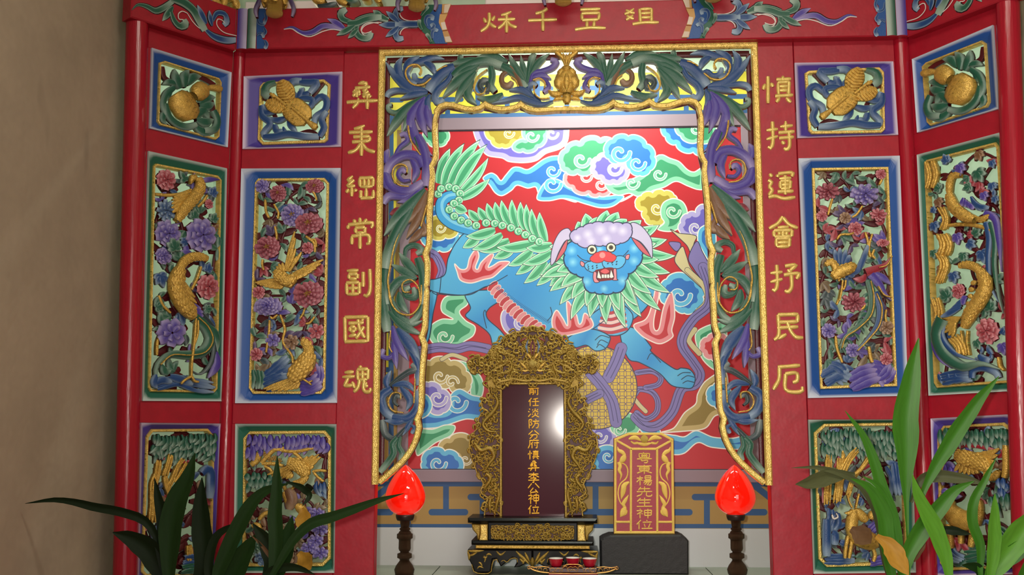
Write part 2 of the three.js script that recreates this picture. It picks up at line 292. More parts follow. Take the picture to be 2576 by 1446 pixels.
// ---- lettering: strokes on a 100 x 100 field, written by hand
const GLYPH = {
  秌: '14,38 20,58;42,30 35,50;28,18 28,50 22,74 6,92;29,56 36,68 46,76;84,12 70,22 58,26;50,44 94,42;72,24 72,98;72,46 62,66 50,80;72,48 82,66 98,76',
  千: '64,6 50,18 28,26;6,54 94,50;50,18 51,98', 豆: '20,10 80,8;24,26 26,56;24,26 78,24;78,24 74,54;26,54 74,52;40,58 40,86;62,58 60,86;4,94 50,86 96,88',
  俎: '30,8 16,26 4,34;8,14 20,24 32,30;28,40 18,52 8,62;10,42 20,50 30,58;46,10 48,74;46,10 78,8;78,8 78,72;48,30 76,28;48,50 76,49;26,82 60,74 98,74',
  彝: '58,2 40,9;38,9 64,8 58,20;28,24 76,20;20,37 46,37;33,28 33,56;24,30 28,34;42,29 38,34;32,40 20,52;35,40 45,48;66,26 54,34 66,38;70,34 54,46 76,46;66,46 66,58;58,50 52,56;72,50 78,56;2,72 50,68 100,66;38,58 36,72 20,92;66,58 66,96',
  秉: '62,2 40,10 26,12;10,24 88,22;24,38 78,36;78,36 76,52;20,54 78,50;50,8 50,98;48,60 30,80 6,88;52,60 70,78 96,86',
  綱: '26,4 10,20 28,24;30,18 8,42 34,40;22,42 22,80;12,52 4,66;32,52 38,62;48,12 50,44;48,12 94,10;94,10 92,42;50,44 92,42;63,14 64,42;78,14 78,42;70,50 70,84;52,58 52,86 94,84;94,56 94,86',
  常: '50,2 50,18;28,8 34,18;74,6 64,18;8,38 10,26;10,24 96,20 88,34;34,34 36,50;34,34 68,32 66,50;36,50 66,49;22,60 22,86;22,60 80,58 80,84 72,84;50,50 50,100',
  副: '10,10 52,8;16,22 18,38;16,22 48,21 46,37;18,38 46,37;8,52 10,92;8,52 54,50 54,90;10,71 52,70;31,52 31,90;10,92 54,90;68,14 68,66;92,4 92,80 82,98 70,94',
  國: '8,6 10,96;8,6 92,4;92,4 92,96;8,96 92,94;22,28 78,26;26,42 28,58;26,42 46,41 46,57;28,58 46,57;22,76 50,70;56,14 62,50 80,82;78,40 64,62 48,84;68,14 76,20',
  魂: '10,26 42,24;2,42 46,40;24,42 8,74;8,74 40,70;36,58 44,80;68,2 62,12;54,16 56,52;54,16 92,14 90,50;56,34 90,32;72,16 72,50;56,52 90,50;62,52 56,78 42,94;78,52 76,86 84,94 100,90 99,80;88,60 80,72 92,74',
  慎: '8,30 2,50;28,26 34,40;18,4 18,98;66,2 66,18;44,14 92,12;50,24 52,66;50,24 86,22 84,66;52,38 84,37;52,52 84,51;40,72 98,68;56,78 44,94;76,78 92,94',
  持: '2,34 42,30;24,6 24,80 16,94 8,88;2,64 42,54;50,22 94,18;70,4 70,36;44,42 100,38;46,60 98,56;82,42 82,90 72,98 64,92;56,70 66,80',
  運: '40,16 38,26;40,14 92,12 88,24;44,30 86,28;48,38 50,62;48,38 84,37 82,61;50,50 82,49;50,62 82,61;38,72 94,70;66,20 66,82;10,14 20,24;6,34 18,42 10,56 20,66 8,84;6,90 30,86 60,94 100,90',
  會: '50,2 32,24 4,40;50,4 70,26 98,38;32,36 68,35;20,46 22,66;20,46 80,45 78,65;22,66 78,65;50,46 50,65;36,50 40,60;64,49 60,60;28,72 30,98;28,72 72,71 70,97;30,85 70,84;30,98 70,97',
  抒: '2,34 42,30;24,6 24,80 16,94 8,88;2,64 42,54;50,10 88,6 68,24;58,22 72,32;46,40 98,36 88,54;72,40 72,84 60,98 50,92',
  民: '18,8 84,6;84,6 82,34;18,34 82,32;20,8 20,84 6,96;20,92 46,76;16,54 84,50;50,34 60,64 78,86 100,88',
  厄: '18,10 90,4;24,10 22,50 4,84;42,32 80,30 80,56 66,60;44,32 44,84 64,92 98,88 98,74',
  前: '30,2 38,14;70,0 60,14;4,22 96,20;18,34 18,94;18,34 46,34 46,92 38,90;20,52 46,52;20,70 46,70;64,36 64,78;86,30 86,94 76,92',
  任: '32,4 6,48;20,32 20,98;88,8 46,20;34,46 98,44;66,16 66,92;42,92 94,90',
  淡: '10,8 20,18;2,36 14,44;4,92 26,62;44,14 40,28;88,10 78,28;64,4 60,30 40,48;62,28 90,44;42,58 38,72;90,54 80,70;64,48 60,76 34,98;62,74 96,96',
  防: '10,8 12,98;10,8 36,6 24,34 36,48 28,64 16,62;66,2 72,14;42,24 98,22;64,24 58,60 36,96;60,48 90,46 84,92 70,92',
  分: '42,4 6,50;56,2 96,48;22,56 78,54 72,94 58,92;46,56 16,98',
  府: '50,0 54,10;14,16 96,14;18,16 16,60 2,98;44,28 26,58;36,46 36,98;52,42 98,40;80,26 80,94 68,92;56,56 64,70',
  李: '8,18 92,16;50,0 50,50;48,20 6,48;52,20 96,46;22,56 74,54 52,68;52,66 52,98 38,94;4,76 98,74',
  公: '34,6 2,52;62,4 100,50;48,48 20,92 80,86;64,66 88,98',
  神: '22,2 28,12;4,24 40,22 6,58;24,42 24,98;32,48 40,56;50,20 52,70;50,20 94,18 92,68;52,44 92,43;52,70 92,68;72,2 72,100',
  位: '30,2 4,48;18,30 18,98;64,2 68,14;40,26 96,24;48,38 56,76;86,36 76,80;34,90 100,88',
  粵: '48,0 42,8;18,12 20,50;18,12 82,11 80,50;20,50 80,50;30,30 70,30;50,16 50,46;34,20 44,28;66,20 56,28;48,32 32,44;52,32 68,44;6,62 96,60;36,62 30,78 72,76 64,98 48,96',
  東: '6,16 94,14;20,28 22,62;20,28 80,27 78,62;22,45 78,44;22,62 78,62;50,0 50,100;46,64 6,92;54,64 96,90',
  楊: '4,28 42,26;24,4 24,98;24,32 4,66;26,36 40,52;54,6 56,40;54,6 90,5 88,40;56,23 88,22;56,40 88,40;46,52 98,50;60,52 46,76;56,64 92,62 86,94 74,92;70,64 52,90;82,64 66,96',
  先: '30,6 14,38;22,24 86,22;52,0 52,50;4,52 98,50;38,52 32,78 4,98;64,52 64,92 94,92 96,76', 生: '28,6 8,44;20,28 90,26;18,58 84,56;4,94 98,92;52,2 52,94',
};
// the strokes of one character, mapped by fn(0..1, 0..1 downwards) and swept w metres wide
function glyph(ch, fn, w, h, o = {}) {
  return merge(GLYPH[ch].split(';').map(s => {
    const P0 = nums(s), P = P0.map(([x, y]) => fn(x / 100, y / 100));
    let out = [], long = 0;
    for (let i = 0; i + 1 < P.length; i++) long += Math.hypot(P[i + 1][0] - P[i][0], P[i + 1][1] - P[i][1]);
    const corner = P.length === 3 && Math.abs((P0[1][0] - P0[0][0]) * (P0[2][0] - P0[1][0]) + (P0[1][1] - P0[0][1]) * (P0[2][1] - P0[1][1])) < 0.35 * Math.hypot(P0[1][0] - P0[0][0], P0[1][1] - P0[0][1]) * Math.hypot(P0[2][0] - P0[1][0], P0[2][1] - P0[1][1]);
    const prof = long < w * 3.2 ? [0.55, 1, 1.05, 0.7] : (o.prof || [0.95, 1.05, 0.95, 0.95, 1, 1.12, 0.75]);
    const q = { prof, h, th: o.th ?? 0.002, z: o.z || 0, m: 5, most: 10 };
    if (corner) return merge([stroke([P[0], P[1]], w, q), stroke([P[1], P[2]], w, q)]);
    return stroke(P, w, q);
  }));
}

// ---- inscribed pilasters
function pilaster(quad, chars, cells, label) {
  const q = nums(quad).map(p => FS.l(...p)), x0 = (q[0][0] + q[3][0]) / 2, x1 = (q[1][0] + q[2][0]) / 2, top = (q[0][1] + q[1][1]) / 2;
  const F = FS.at((x0 + x1) / 2, 0), T = thing(F, 'inscribed_pilaster', label, 'pilaster'), hw = (x1 - x0) / 2;
  part(T, 'board', box(-hw, hw, 0, top, -0.042, 0, 0.002), M.red);
  [...chars].forEach((ch, i) => {
    const [a, b, c, d] = cells[i];                              // photo box of the character
    const fn = (u, v) => F.l(lerp(a, c, u), lerp(b, d, v));
    part(T, 'character', glyph(ch, fn, 0.0108, 0.0042), M.goldPaint, 'raised gold character ' + ch);
  });
}
pilaster('862,138 958,126 943,1460 840,1460', '彝秉綱常副國魂', [[871, 204, 951, 278], [871, 314, 947, 394], [868, 440, 944, 508], [869, 546, 942, 626], [866, 674, 936, 746], [862, 794, 931, 862], [860, 918, 932, 990]],
  'red pilaster with seven gold characters above the long dark leaf');
pilaster('1900,106 1995,103 2046,1441 1946,1441', '慎持運會抒民厄', [[1918, 190, 1996, 262], [1926, 302, 1998, 378], [1928, 426, 2000, 504], [1931, 544, 2008, 622], [1936, 662, 2012, 736], [1942, 786, 2020, 858], [1942, 916, 2020, 992]],
  'red pilaster with seven gold characters and glossy pink sheen at its foot');

// ---- panels and the red frames that hold them
const byAngle = (poly, cx, cy, ang) => {                        // where a ray from the centre leaves the polygon
  const dx = Math.cos(ang), dy = Math.sin(ang); let best = null;
  for (let i = 0; i < poly.length; i++) {
    const a = poly[i], b = poly[(i + 1) % poly.length], ex = b[0] - a[0], ey = b[1] - a[1], den = dx * ey - dy * ex;
    if (Math.abs(den) < 1e-12) continue;
    const t = ((a[0] - cx) * ey - (a[1] - cy) * ex) / den, s = ((a[0] - cx) * dy - (a[1] - cy) * dx) / den;
    if (t > 0 && s >= -1e-9 && s <= 1 + 1e-9 && (best === null || t > best)) best = t;
  }
  return [cx + dx * best, cy + dy * best];
};
function panel(B, k, quad, rim, border, label, rimW, rimMat) {
  const F0 = B.F, Q0 = onto(F0, k, quad), by = Math.min(Q0[2][1], Q0[3][1]), bx = (Q0[2][0] + Q0[3][0]) / 2;
  const F = F0.at(bx, by), Q = onto(F, k, quad), Rm = onto(F, k, rim);
  const T = new THREE.Group(); T.name = 'carved_panel'; T.userData.label = label; T.position.set(bx, by, 0); B.T.add(T);
  const cx = (Q[0][0] + Q[1][0] + Q[2][0] + Q[3][0]) / 4, cy = (Q[0][1] + Q[1][1] + Q[2][1] + Q[3][1]) / 4;
  const angs = [...Q, ...Rm].map(p => Math.atan2(p[1] - cy, p[0] - cx)).sort((a, b) => a - b);
  const c0 = col(border[0]), c1 = col(border[1]);
  const R = 8, N = angs.length, outer = angs.map(a => byAngle(Q, cx, cy, a)), inner = angs.map(a => byAngle(Rm, cx, cy, a));
  // moulding painted pale at its outer edge, blended into the deep colour with the brush
  const zs = t => lerp(0.004, -0.014, t), mix = t => sm(0.06, 0.4, t);
  const g = grid(R + 2, N, (i, j) => { if (!i) return [outer[j][0], outer[j][1], -0.03]; const t = (i - 1) / R; return [lerp(outer[j][0], inner[j][0], t), lerp(outer[j][1], inner[j][1], t), zs(t)]; },
    i => c0.clone().lerp(c1, i ? mix((i - 1) / R) : 0), true);
  part(T, 'border', toCreasedNormals(g, 0.35), M.flat, border[2] + ' border painted pale along its outer edge');
  const inset = Rm.map(p => { const L = Math.hypot(p[0] - cx, p[1] - cy); return [p[0] + (cx - p[0]) * rimW * 0.5 / L, p[1] + (cy - p[1]) * rimW * 0.5 / L]; });
  part(T, 'gold_rim', band(inset, rimW, 0.006, { z: -0.013, th: 0.012, closed: true }), rimMat || M.gold);
  const n = nums(quad);
  return { T, F, Q, Rm, k, src: quad, map: mapOf(F, k), s: mpp(F, k, (n[0][0] + n[2][0]) / 2, (n[0][1] + n[2][1]) / 2) };
}
function bayThing(F0, x0, x1, label) { const xc = (x0 + x1) / 2, F = F0.at(xc, 0); return { F, T: thing(F, 'screen_bay', label, 'carved screen'), a: x0 - xc, b: x1 - xc }; }
function bayFrame(B, list, topPx) {
  const { F, T, a, b } = B, top = F.l(...topPx)[1], quads = list.map(p => onto(F, p.k, p.src));
  let up = [[a, top], [b, top]];
  for (let i = 0; i < 4; i++) {
    const q = quads[i], lo = [[a, 0], [b, 0]];
    if (q) { const s = (q[1][1] - q[0][1]) / (q[1][0] - q[0][0]); lo[0][1] = q[0][1] + s * (a - q[0][0]); lo[1][1] = q[1][1] + s * (b - q[1][0]); }
    if (up[0][1] - lo[0][1] > 0.004) part(T, 'rail', prism([lo[0], lo[1], up[1], up[0]], -0.035, -0.001, 0.0012), M.red);
    if (!q) break;
    const s = (q[2][1] - q[3][1]) / (q[2][0] - q[3][0]);
    up = [[a, q[3][1] + s * (a - q[3][0])], [b, q[2][1] + s * (b - q[2][0])]];
    part(T, 'stile', prism([up[0], q[3], q[0], lo[0]], -0.034, -0.002, 0), M.red);
    part(T, 'stile', prism([q[2], up[1], lo[1], q[1]], -0.034, -0.002, 0), M.red);
  }
}
const xPil = [FS.l(851, 800)[0], FS.l(2021, 760)[0]];
const BLF = bayThing(FS, FS.l(573, 900)[0] + 0.017, xPil[0] - 0.0005, 'red screen bay of fan, camellia and eagle carvings behind the dark-leaved plant');
const BRF = bayThing(FS, xPil[1] + 0.0005, FS.l(2311, 900)[0] - 0.02, 'red screen bay of fan, blue-winged phoenix and deer carvings');
const BLW = bayThing(FL, FL.l(345, 700)[0], FL.l(560, 900)[0], 'folded red screen wing of gourd and gold phoenix carvings beside the plaster wall');
const BRW = bayThing(FR, FR.l(2324, 900)[0], FR.l(2536, 500)[0], 'folded red screen wing of gourd and ivy carvings behind bright green leaves');
const BLUE = ['#c3cede', '#174f9c', 'blue'], PURP = ['#cdbfd6', '#4a3a96', 'purple'], GREEN = ['#b9c9c4', '#1f6350', 'green'];
const PL = {};                                                  // the twelve panels
PL.lf1 = panel(BLF, K1, '1208,698 2103,655 2090,1335 1197,1357', '1340,775 1370,740 1930,712 1985,755 1960,1265 1935,1285 1360,1305 1322,1265', PURP, 'small purple-bordered panel of a gold fan with blue ribbons, in the dimmer bay', 0.0085);
PL.lw1 = panel(BLW, K1, '362,437 1087,660 1052,1340 342,1167', '455,560 500,545 1000,705 1020,740 1000,1240 970,1265 460,1130 437,1100', BLUE, 'small blue-bordered panel of gold gourds beside the grey-brown wall side column', 0.006);
PL.rf1 = panel(BRF, K4, '427,575 1323,562 1368,1228 453,1258', '530,655 560,635 1215,603 1252,640 1262,1170 1235,1195 590,1207 565,1180', PURP, 'small purple-bordered panel of a gold fan beside the pilaster nearest the tall green leaf', 0.0085);
PL.rw1 = panel(BRW, K4, '1505,540 2240,230 2290,990 1552,1207', '1567,600 1600,565 2110,362 2145,385 2182,925 2160,965 1640,1138 1612,1110', BLUE, 'small blue-bordered panel of gold gourds above the ivy and deer panel', 0.006);
PL.lw2 = panel(BLW, K5, '65,42 473,132 447,1340 35,1338', '108,112 120,102 440,165 456,185 434,1280 420,1296 92,1290 82,1275', GREEN, 'tall green-bordered panel of two gold phoenixes among purple peonies', 0.007);
PL.lf2 = panel(BLF, K6, '62,55 617,52 597,1363 28,1365', '135,122 150,103 520,100 542,125 520,1290 500,1313 120,1313 100,1285', BLUE, 'tall blue-bordered panel of gold birds among red and purple camellias', 0.0078);
PL.rf2 = panel(BRF, K7, '18,43 592,28 640,1390 72,1403', '105,90 532,84 583,1335 153,1351', BLUE, 'tall blue-bordered panel of a blue-winged phoenix with long green tail', 0.0078);
PL.rw2 = panel(BRW, K8, '60,125 497,8 577,1368 122,1393', '85,160 95,148 455,55 470,75 541,1305 530,1325 150,1352 137,1330', GREEN, 'tall green-bordered panel of two long gold birds among ivy leaves', 0.007);
PL.lf3 = panel(BLF, KB1, '47,92 950,95 932,1425 30,1425', '108,215 160,160 840,153 888,210 885,1310 822,1372 150,1375 98,1320', GREEN, 'low green-bordered panel of a gold eagle among branches, behind dark leaves', 0.0085);
PL.lw3 = panel(BLW, KB2, '262,82 977,90 940,1490 236,1490', '335,200 380,140 885,135 940,200 912,1440 870,1470 330,1470 290,1430', PURP, 'low purple-bordered panel of gold trees, half hidden by dark leaves', 0.0075);
PL.rf3 = panel(BRF, KB4, '130,482 773,480 797,1430 162,1437', '175,560 235,507 700,500 742,560 755,1335 705,1388 252,1400 205,1355', GREEN, 'low green-bordered panel of a gold deer under green trees', 0.0085);
PL.rw3 = panel(BRW, KB4, '897,475 1425,447 1458,1440 925,1450', '920,570 955,520 1330,500 1385,545 1412,1370 1370,1405 980,1420 938,1380', PURP, 'low violet-bordered panel of gold beasts behind bright green leaves', 0.0075);
bayFrame(BLF, [PL.lf1, PL.lf2, PL.lf3], [862, 120]);
bayFrame(BRF, [PL.rf1, PL.rf2, PL.rf3], [1995, 97]);
bayFrame(BLW, [PL.lw1, PL.lw2, PL.lw3], [470, 74]);
bayFrame(BRW, [PL.rw1, PL.rw2, PL.rw3], [2400, 46]);
// ================================================================ lintel beams with painted scrolls
const mirrored = { mirror: true };
{
  const y0 = (FB.l(700, 124)[1] + FB.l(2150, 90)[1]) / 2, y1 = FB.l(750, 20)[1], xa = FB.l(592, 80)[0];
  const F = FB.at(0, y0), T = thing(F, 'lintel_beam', 'red lintel beam with four gold characters and painted scrolls above the arch', 'beam'), H = y1 - y0;
  part(T, 'beam_body', box(xa, -xa, 0, H, -0.05, 0, 0.003), M.red);
  const m1 = mapOf(F, K1), m2 = mapOf(F, K2), s1 = mpp(F, K1, 1900, 250), s2 = mpp(F, K2, 400, 250), o = { mirror: true, z: 0.0003, th: 0.001, dome: 0.06, groove: 0, edge: 0.95 };
  const oo = { ...o, outline: true };
  carve(T, m1, s1, `#scroll_leaf
ps 52 1570,262 1640,245 1740,300 1830,292 1920,238 2000,240 2130,275
pl 55 2125,262 2040,205 1965,172
gc 60 2240,215 2170,200 2100,170 2088,120 2140,85
ge 62 2150,215 2230,212 2310,180 2400,162 2460,158
gl 55 2215,235 2120,290 2050,325
gl 45 2245,265 2200,310 2155,352
gc 62 2180,230 2215,290 2270,340 2335,340 2365,300
gl 55 2460,160 2420,125 2380,95
`, oo);
  carve(T, m1, s1, `#white_scroll_line
we 9 2458,205 2370,212 2300,240 2275,285 2300,320 2345,310 2365,290`, { ...o, z: 0.0016 });
  carve(T, m1, s1, `#white_scroll_line
we 9 2130,290 2010,268 1930,285 1800,335 1700,300 1640,262 1570,268`, { ...o, z: 0.0012 });
  carve(T, m2, s2, `#scroll_leaf
ge 66 -20,225 60,195 150,175 240,190 330,215
gl 60 330,215 240,170 165,110
gc 66 10,230 -15,330 30,400 110,405 150,350
be 70 660,262 560,262 470,262 400,262
bl 62 440,240 370,180 305,125
bl 62 440,290 370,350 300,400
bl 78 450,266 340,266 225,266
bc 62 520,250 430,215 405,150 430,105 485,90
bc 62 520,275 430,310 405,370 430,415 490,410`, oo);
  carve(T, m2, s2, `#white_scroll_line
we 10 655,222 560,225 490,205 455,165 450,140
we 10 655,288 560,290 490,310 460,345 455,372
we 10 225,255 130,245 60,275 38,330 70,360 120,350 150,335`, { ...o, z: 0.0016 });
  // end bands and the scalloped bracket beside the cartouche
  const strip = (k, a, b, c, n, lab) => { const p = mapOf(F, k)(a, 260)[0], q = mapOf(F, k)(b, 260)[0]; for (const s of [1, -1]) part(T, n, grid(9, 2, (i, j) => [s * lerp(p, q, i / 8), j ? H : 0, 0.002 + 0.004 * Math.sin(Math.PI * i / 8)], i => col(c[0]).lerp(col(c[1]), sm(0, 1, i / 8))), M.paint); };
  strip(K1, 1148, 1235, ['#473a92', '#a79cbd'], 'end_band'); strip(K1, 1238, 1320, ['#1d5a45', '#a5b5aa'], 'end_band');
  const sc = (k, pts, c, z, n) => { const P = onto(F, k, pts).map(([x, y]) => [x, Math.max(0, Math.min(H, y))]); for (const s of [1, -1]) { const Q = P.map(([x, y]) => [s * x, y]); if (s < 0) Q.reverse(); part(T, n, paintAll(prism(Q, 0, z, 0), c), M.paint); } };
  sc(K1, '1322,460 1322,70 1400,70 1418,130 1380,180 1385,230 1412,270 1385,310 1370,350 1420,390 1425,460', '#1f4f8f', 0.002, 'scalloped_band');
  carve(T, m1, s1, `#band_curl
bc 26 1330,150 1345,215 1390,225 1400,180
bc 30 1400,120 1412,170 1390,220
bc 26 1330,330 1345,310 1385,315 1385,350
bc 34 1395,260 1408,300 1370,330
bc 34 1400,370 1420,410 1400,450`, { ...o, z: 0.003 });
  sc(K2, '770,470 850,470 900,470 960,470 900,350 850,250 900,120 900,30 760,40 700,140 660,240 690,340 750,390', '#1d5a45', 0.002, 'bracket_band');
  sc(K2, '830,470 960,470 930,380 890,300 870,240 890,150 905,30 840,30 800,120 730,200 740,300 800,350 790,400', '#1f4f8f', 0.0032, 'bracket_band');
  carve(T, m2, s2, `#band_curl
bc 44 745,290 725,230 745,180 800,185 795,225
bc 44 775,325 810,300 815,270 780,285
bc 40 800,420 800,350 830,325 860,340
gc 40 790,460 760,400 735,370
gc 40 690,330 660,270 665,220
gc 40 680,180 720,120 760,80`, { ...o, z: 0.004 });
  [['905,40 1000,40 960,152 902,150', '#b98b52'], ['880,158 962,155 930,230 960,325 905,332 868,245', '#c79a5a'], ['908,342 965,335 1015,458 940,460', '#b98b52']].forEach(([p, c]) => sc(K2, p, c, 0.0042, 'tan_block'));
  [['930,60 998,45 965,140 925,145', '#cdbba6'], ['890,250 935,240 955,320 908,325', '#d6c8b6'], ['930,400 985,395 1010,455 945,455', '#cdbba6']].forEach(([p, c]) => sc(K2, p, c, 0.0048, 'pale_block'));
  [['秌', 1203, 22, 1302, 84], ['千', 1324, 18, 1406, 80], ['豆', 1443, 18, 1527, 78], ['俎', 1567, 18, 1659, 70]].forEach(([ch, a, b, c, d]) => part(T, 'character', glyph(ch, (u, v) => F.l(lerp(a, c, u), lerp(b, d, v)), 0.0098, 0.004), M.goldPaint, 'raised gold character ' + ch));
}
function wingBeam(F0, sgn, label) {
  // traced on the wing beside the plaster wall, turned over for the other wing
  const a = FLB.l(584, 122), b = FLB.l(374, 59), yb = (a[1] + b[1]) / 2, F = F0.at(0, yb), T = thing(F, 'wing_beam', label, 'beam');
  const G = FLB.at(0, yb), x1 = G.l(330, 30)[0], x0 = G.l(594, 90)[0], H = 0.115;
  const P = [[x1, 0], [x0, 0], [x0, H], [x1, H]].map(([x, y]) => [sgn * x, y]); if (sgn < 0) P.reverse();
  part(T, 'beam_body', prism(P, -0.045, 0, 0.003), M.red);
  const m0 = mapOf(G, K1), m = (x, y) => { const q = m0(x, y); return [sgn * q[0], q[1]]; }, s = mpp(G, K1, 700, 200), o = { z: 0.0003, th: 0.001, dome: 0.06, groove: 0, edge: 0.95 };
  carve(T, m, s, `#scroll_leaf
gs 52 185,92 240,45 320,58 400,98 470,75 540,25 580,-5
gl 56 560,60 510,130 462,192
ge 85 540,-20 640,15 740,90 800,190 850,280
gc 66 540,110 570,190 620,240 675,215 660,178
bl 66 860,220 820,140 778,48
bl 50 910,240 895,170 884,98
bs 66 800,190 850,260 930,330 1040,365 1145,362
bc 56 920,190 960,120 1030,130 1050,190 1020,232`, { ...o, outline: true });
  carve(T, m, s, `#white_scroll_line
we 9 690,125 740,200 790,250 855,285
we 9 1145,330 1010,290 955,225 965,175 1010,190 1030,215
we 9 690,125 640,105 605,130 610,175 650,180`, { ...o, z: 0.0016 });
}
wingBeam(FLB, 1, 'red beam with green and blue scrolls above the gourd panel in the dim wing');
wingBeam(FRB, -1, 'red beam with green and blue scrolls above the gourd panel over the ivy');

// ================================================================ the pierced arch
{
  const FA = FS.at(0, FS.l(940, 1216)[1]);
  const T = thing(FA, 'carved_arch', 'pierced arch of blue, green and purple acanthus scrolls in a gold frame', 'arch');
  const l = (x, y) => FA.l(x, y), L = l(944, 1216), tl = l(962, 130), x = (L[0] + tl[0]) / 2;
  part(T, 'gold_frame', band([[x, -0.002], [x, tl[1] - 0.004], [-x, tl[1] - 0.004], [-x, -0.002]], 0.0175, 0.009, { z: 0.002, th: 0.0015 }), M.gold);
  part(T, 'upper_moulding', box(x - 0.009, -x + 0.009, tl[1] + 0.0055, tl[1] + 0.019, -0.02, 0.006, 0.001), M.gold);
  // cusped inner rim, traced on one half
  const seg = [[KA2, '95,1425 200,1335 300,1230 352,1140 380,1050 384,1005 372,966'], [KA2, '372,966 396,900 402,780 405,650 418,500 424,410 402,366'], [KA2, '402,366 424,310 432,150 440,0'], [KA1, '404,1380 414,1250 415,1150 402,1092'], [KA1, '402,1092 428,1020 430,800 444,620 452,500 444,455'], [KA1, '444,455 474,395 470,200 474,100'],
    [K2, '830,1330 830,1250 842,1180 880,1132 960,1112 1050,1128 1150,1160 1250,1163 1320,1145 1362,1108'], [K2, '1362,1108 1420,1140 1540,1162 1650,1152 1700,1140 1742,1108'], [K2, '1742,1108 1800,1150 1900,1175 2000,1172 2120,1162']];
  let half = []; for (const [k, s] of seg) half.push(...smoothLine(onto(FA, k, s), 10).slice(half.length ? 1 : 0));
  const rim = half.concat(half.slice().reverse().map(p => [-p[0], p[1]]));
  part(T, 'inner_rim', band(rim, 0.0145, 0.007, { z: -0.006, th: 0.016 }), M.gold);
  const m2 = mapOf(FA, K2), mA = mapOf(FA, KA1), mB = mapOf(FA, KA2), s2 = mpp(FA, K2, 600, 800), sA = mpp(FA, KA1, 300, 700), o = { mirror: true, z: -0.01, th: 0.016, dome: 0.36 };
  carve(T, m2, s2, `#acanthus_leaf
be 120 1030,705 930,745 840,830 745,965
bl 110 745,960 560,930 420,820 345,730 292,648
bl 95 480,870 430,770 425,690 475,595
bl 95 500,780 540,670 655,590
bl 78 540,690 690,640 800,605 925,622
bl 80 700,655 780,700 832,795
bc 62 800,820 745,800 690,850 615,840 595,775
be 75 560,680 510,760 535,850 620,905
bc 62 745,965 560,965 400,955 320,985 300,1030
bl 74 745,985 590,1000 442,1050
bc 75 1020,720 960,850 850,950 820,1040 870,1090 915,1055
bl 70 770,1000 735,1090 775,1205
gc 50 720,1010 540,1100 400,1190 325,1165 318,1115 360,1110
gl 105 680,1040 500,1170 390,1310 305,1446
gl 95 680,1060 560,1220 475,1400
pl 105 720,1030 620,1140 555,1260 575,1470
pl 105 710,1050 660,1190 690,1330 735,1450
pl 90 735,1090 735,1220 800,1400
ge 110 1010,800 1120,720 1280,650 1400,640 1540,690
ge 95 1540,690 1640,740 1740,830 1800,930
gl 75 1330,620 1150,640 945,690
gc 55 1120,660 1085,620 1110,580
gl 85 1600,650 1440,590 1270,600
gl 85 1810,900 1690,720 1610,565
gl 70 1810,870 1765,700 1742,580
gc 72 1810,870 1840,700 1860,620 1890,560
gl 80 1840,790 1930,660 2050,560
gl 95 1300,680 1130,760 1000,850
gl 105 1270,720 1080,850 905,1030
gl 100 1260,760 1110,950 1035,1100
gl 95 1230,840 1165,990 1270,1110
ge 75 1420,700 1435,800 1420,900 1470,970
kc 66 1400,960 1340,960 1300,910 1340,850 1395,850
gl 84 1550,990 1430,1050 1270,1035
kl 70 1380,860 1395,920 1330,985
nl 76 1770,950 1710,800 1630,720 1530,695
nc 66 1620,740 1545,790 1545,880 1610,905 1650,860
pc 66 1840,890 1880,770 1980,745 2090,700 2125,645 2065,620
pl 70 1850,820 1960,790 2070,830
pc 52 1950,810 2020,860 2045,920 1985,975
bl 72 2090,1070 1980,1105 1850,1075 1720,1030 1560,1070 1435,1095
bl 75 1880,1030 1760,950 1615,955
bc 62 1960,1085 1860,1010 1825,920 1870,880 1915,905`, o);
  carve(T, m2, s2, `#gold_tendril
Ge 20 785,835 700,900 600,905 530,845 510,760 555,700 640,692 678,745 655,790
Ge 16 1385,738 1290,815 1242,930 1275,1000 1345,995 1372,935
Ge 16 1875,855 1945,838 2000,880 1995,945
Ge 16 1885,915 1890,990 1950,1050 2055,1050
Ge 14 1720,930 1690,860 1640,820
Ge 14 845,760 920,715 960,705
Ge 14 535,1340 540,1400 555,1470`, { ...o, z: -0.004 });
  carve(T, mA, sA, `#acanthus_leaf
pl 80 310,-20 290,130 335,250 400,330 455,375
pl 66 365,-10 370,100 400,215
pl 60 420,-10 425,100 455,195
ge 62 330,240 390,350 412,460 408,600
pe 74 345,230 390,330 412,450 405,600
pl 55 400,380 440,420 430,520
pl 55 400,500 435,560 420,620
pc 40 170,385 215,310 275,255 250,215 215,225
pe 74 385,460 345,385 240,370 150,430 108,520
pe 74 110,500 150,600 270,635 385,570
pl 60 125,440 110,380 135,325
pl 58 90,490 110,580 180,640
pl 60 290,385 335,470 305,570
pc 40 290,550 235,555 203,510 232,475 262,500
pc 56 385,580 250,670 130,670 95,725
pl 56 390,585 300,690 195,715
gl 96 400,620 300,730 180,850 100,960
ge 84 300,760 200,920 140,1060 110,1200
ge 70 115,1150 105,1300 120,1460
ol 60 230,760 170,790 140,800
nl 80 415,630 330,790 250,880
nl 72 405,690 340,850 262,980
nc 46 412,740 375,850 405,930 355,945
nl 60 395,900 340,960 280,1010
gc 46 250,1110 260,1050 320,1025 375,1060 335,1090
gl 66 350,1240 270,1160 208,1080
gl 62 340,1270 240,1215 150,1165
ge 66 345,1120 382,1240 385,1460
gl 72 330,1270 210,1290 125,1375
gl 66 250,1270 170,1330 150,1420
gc 40 345,1345 325,1410 265,1400 258,1350 290,1330`, o);
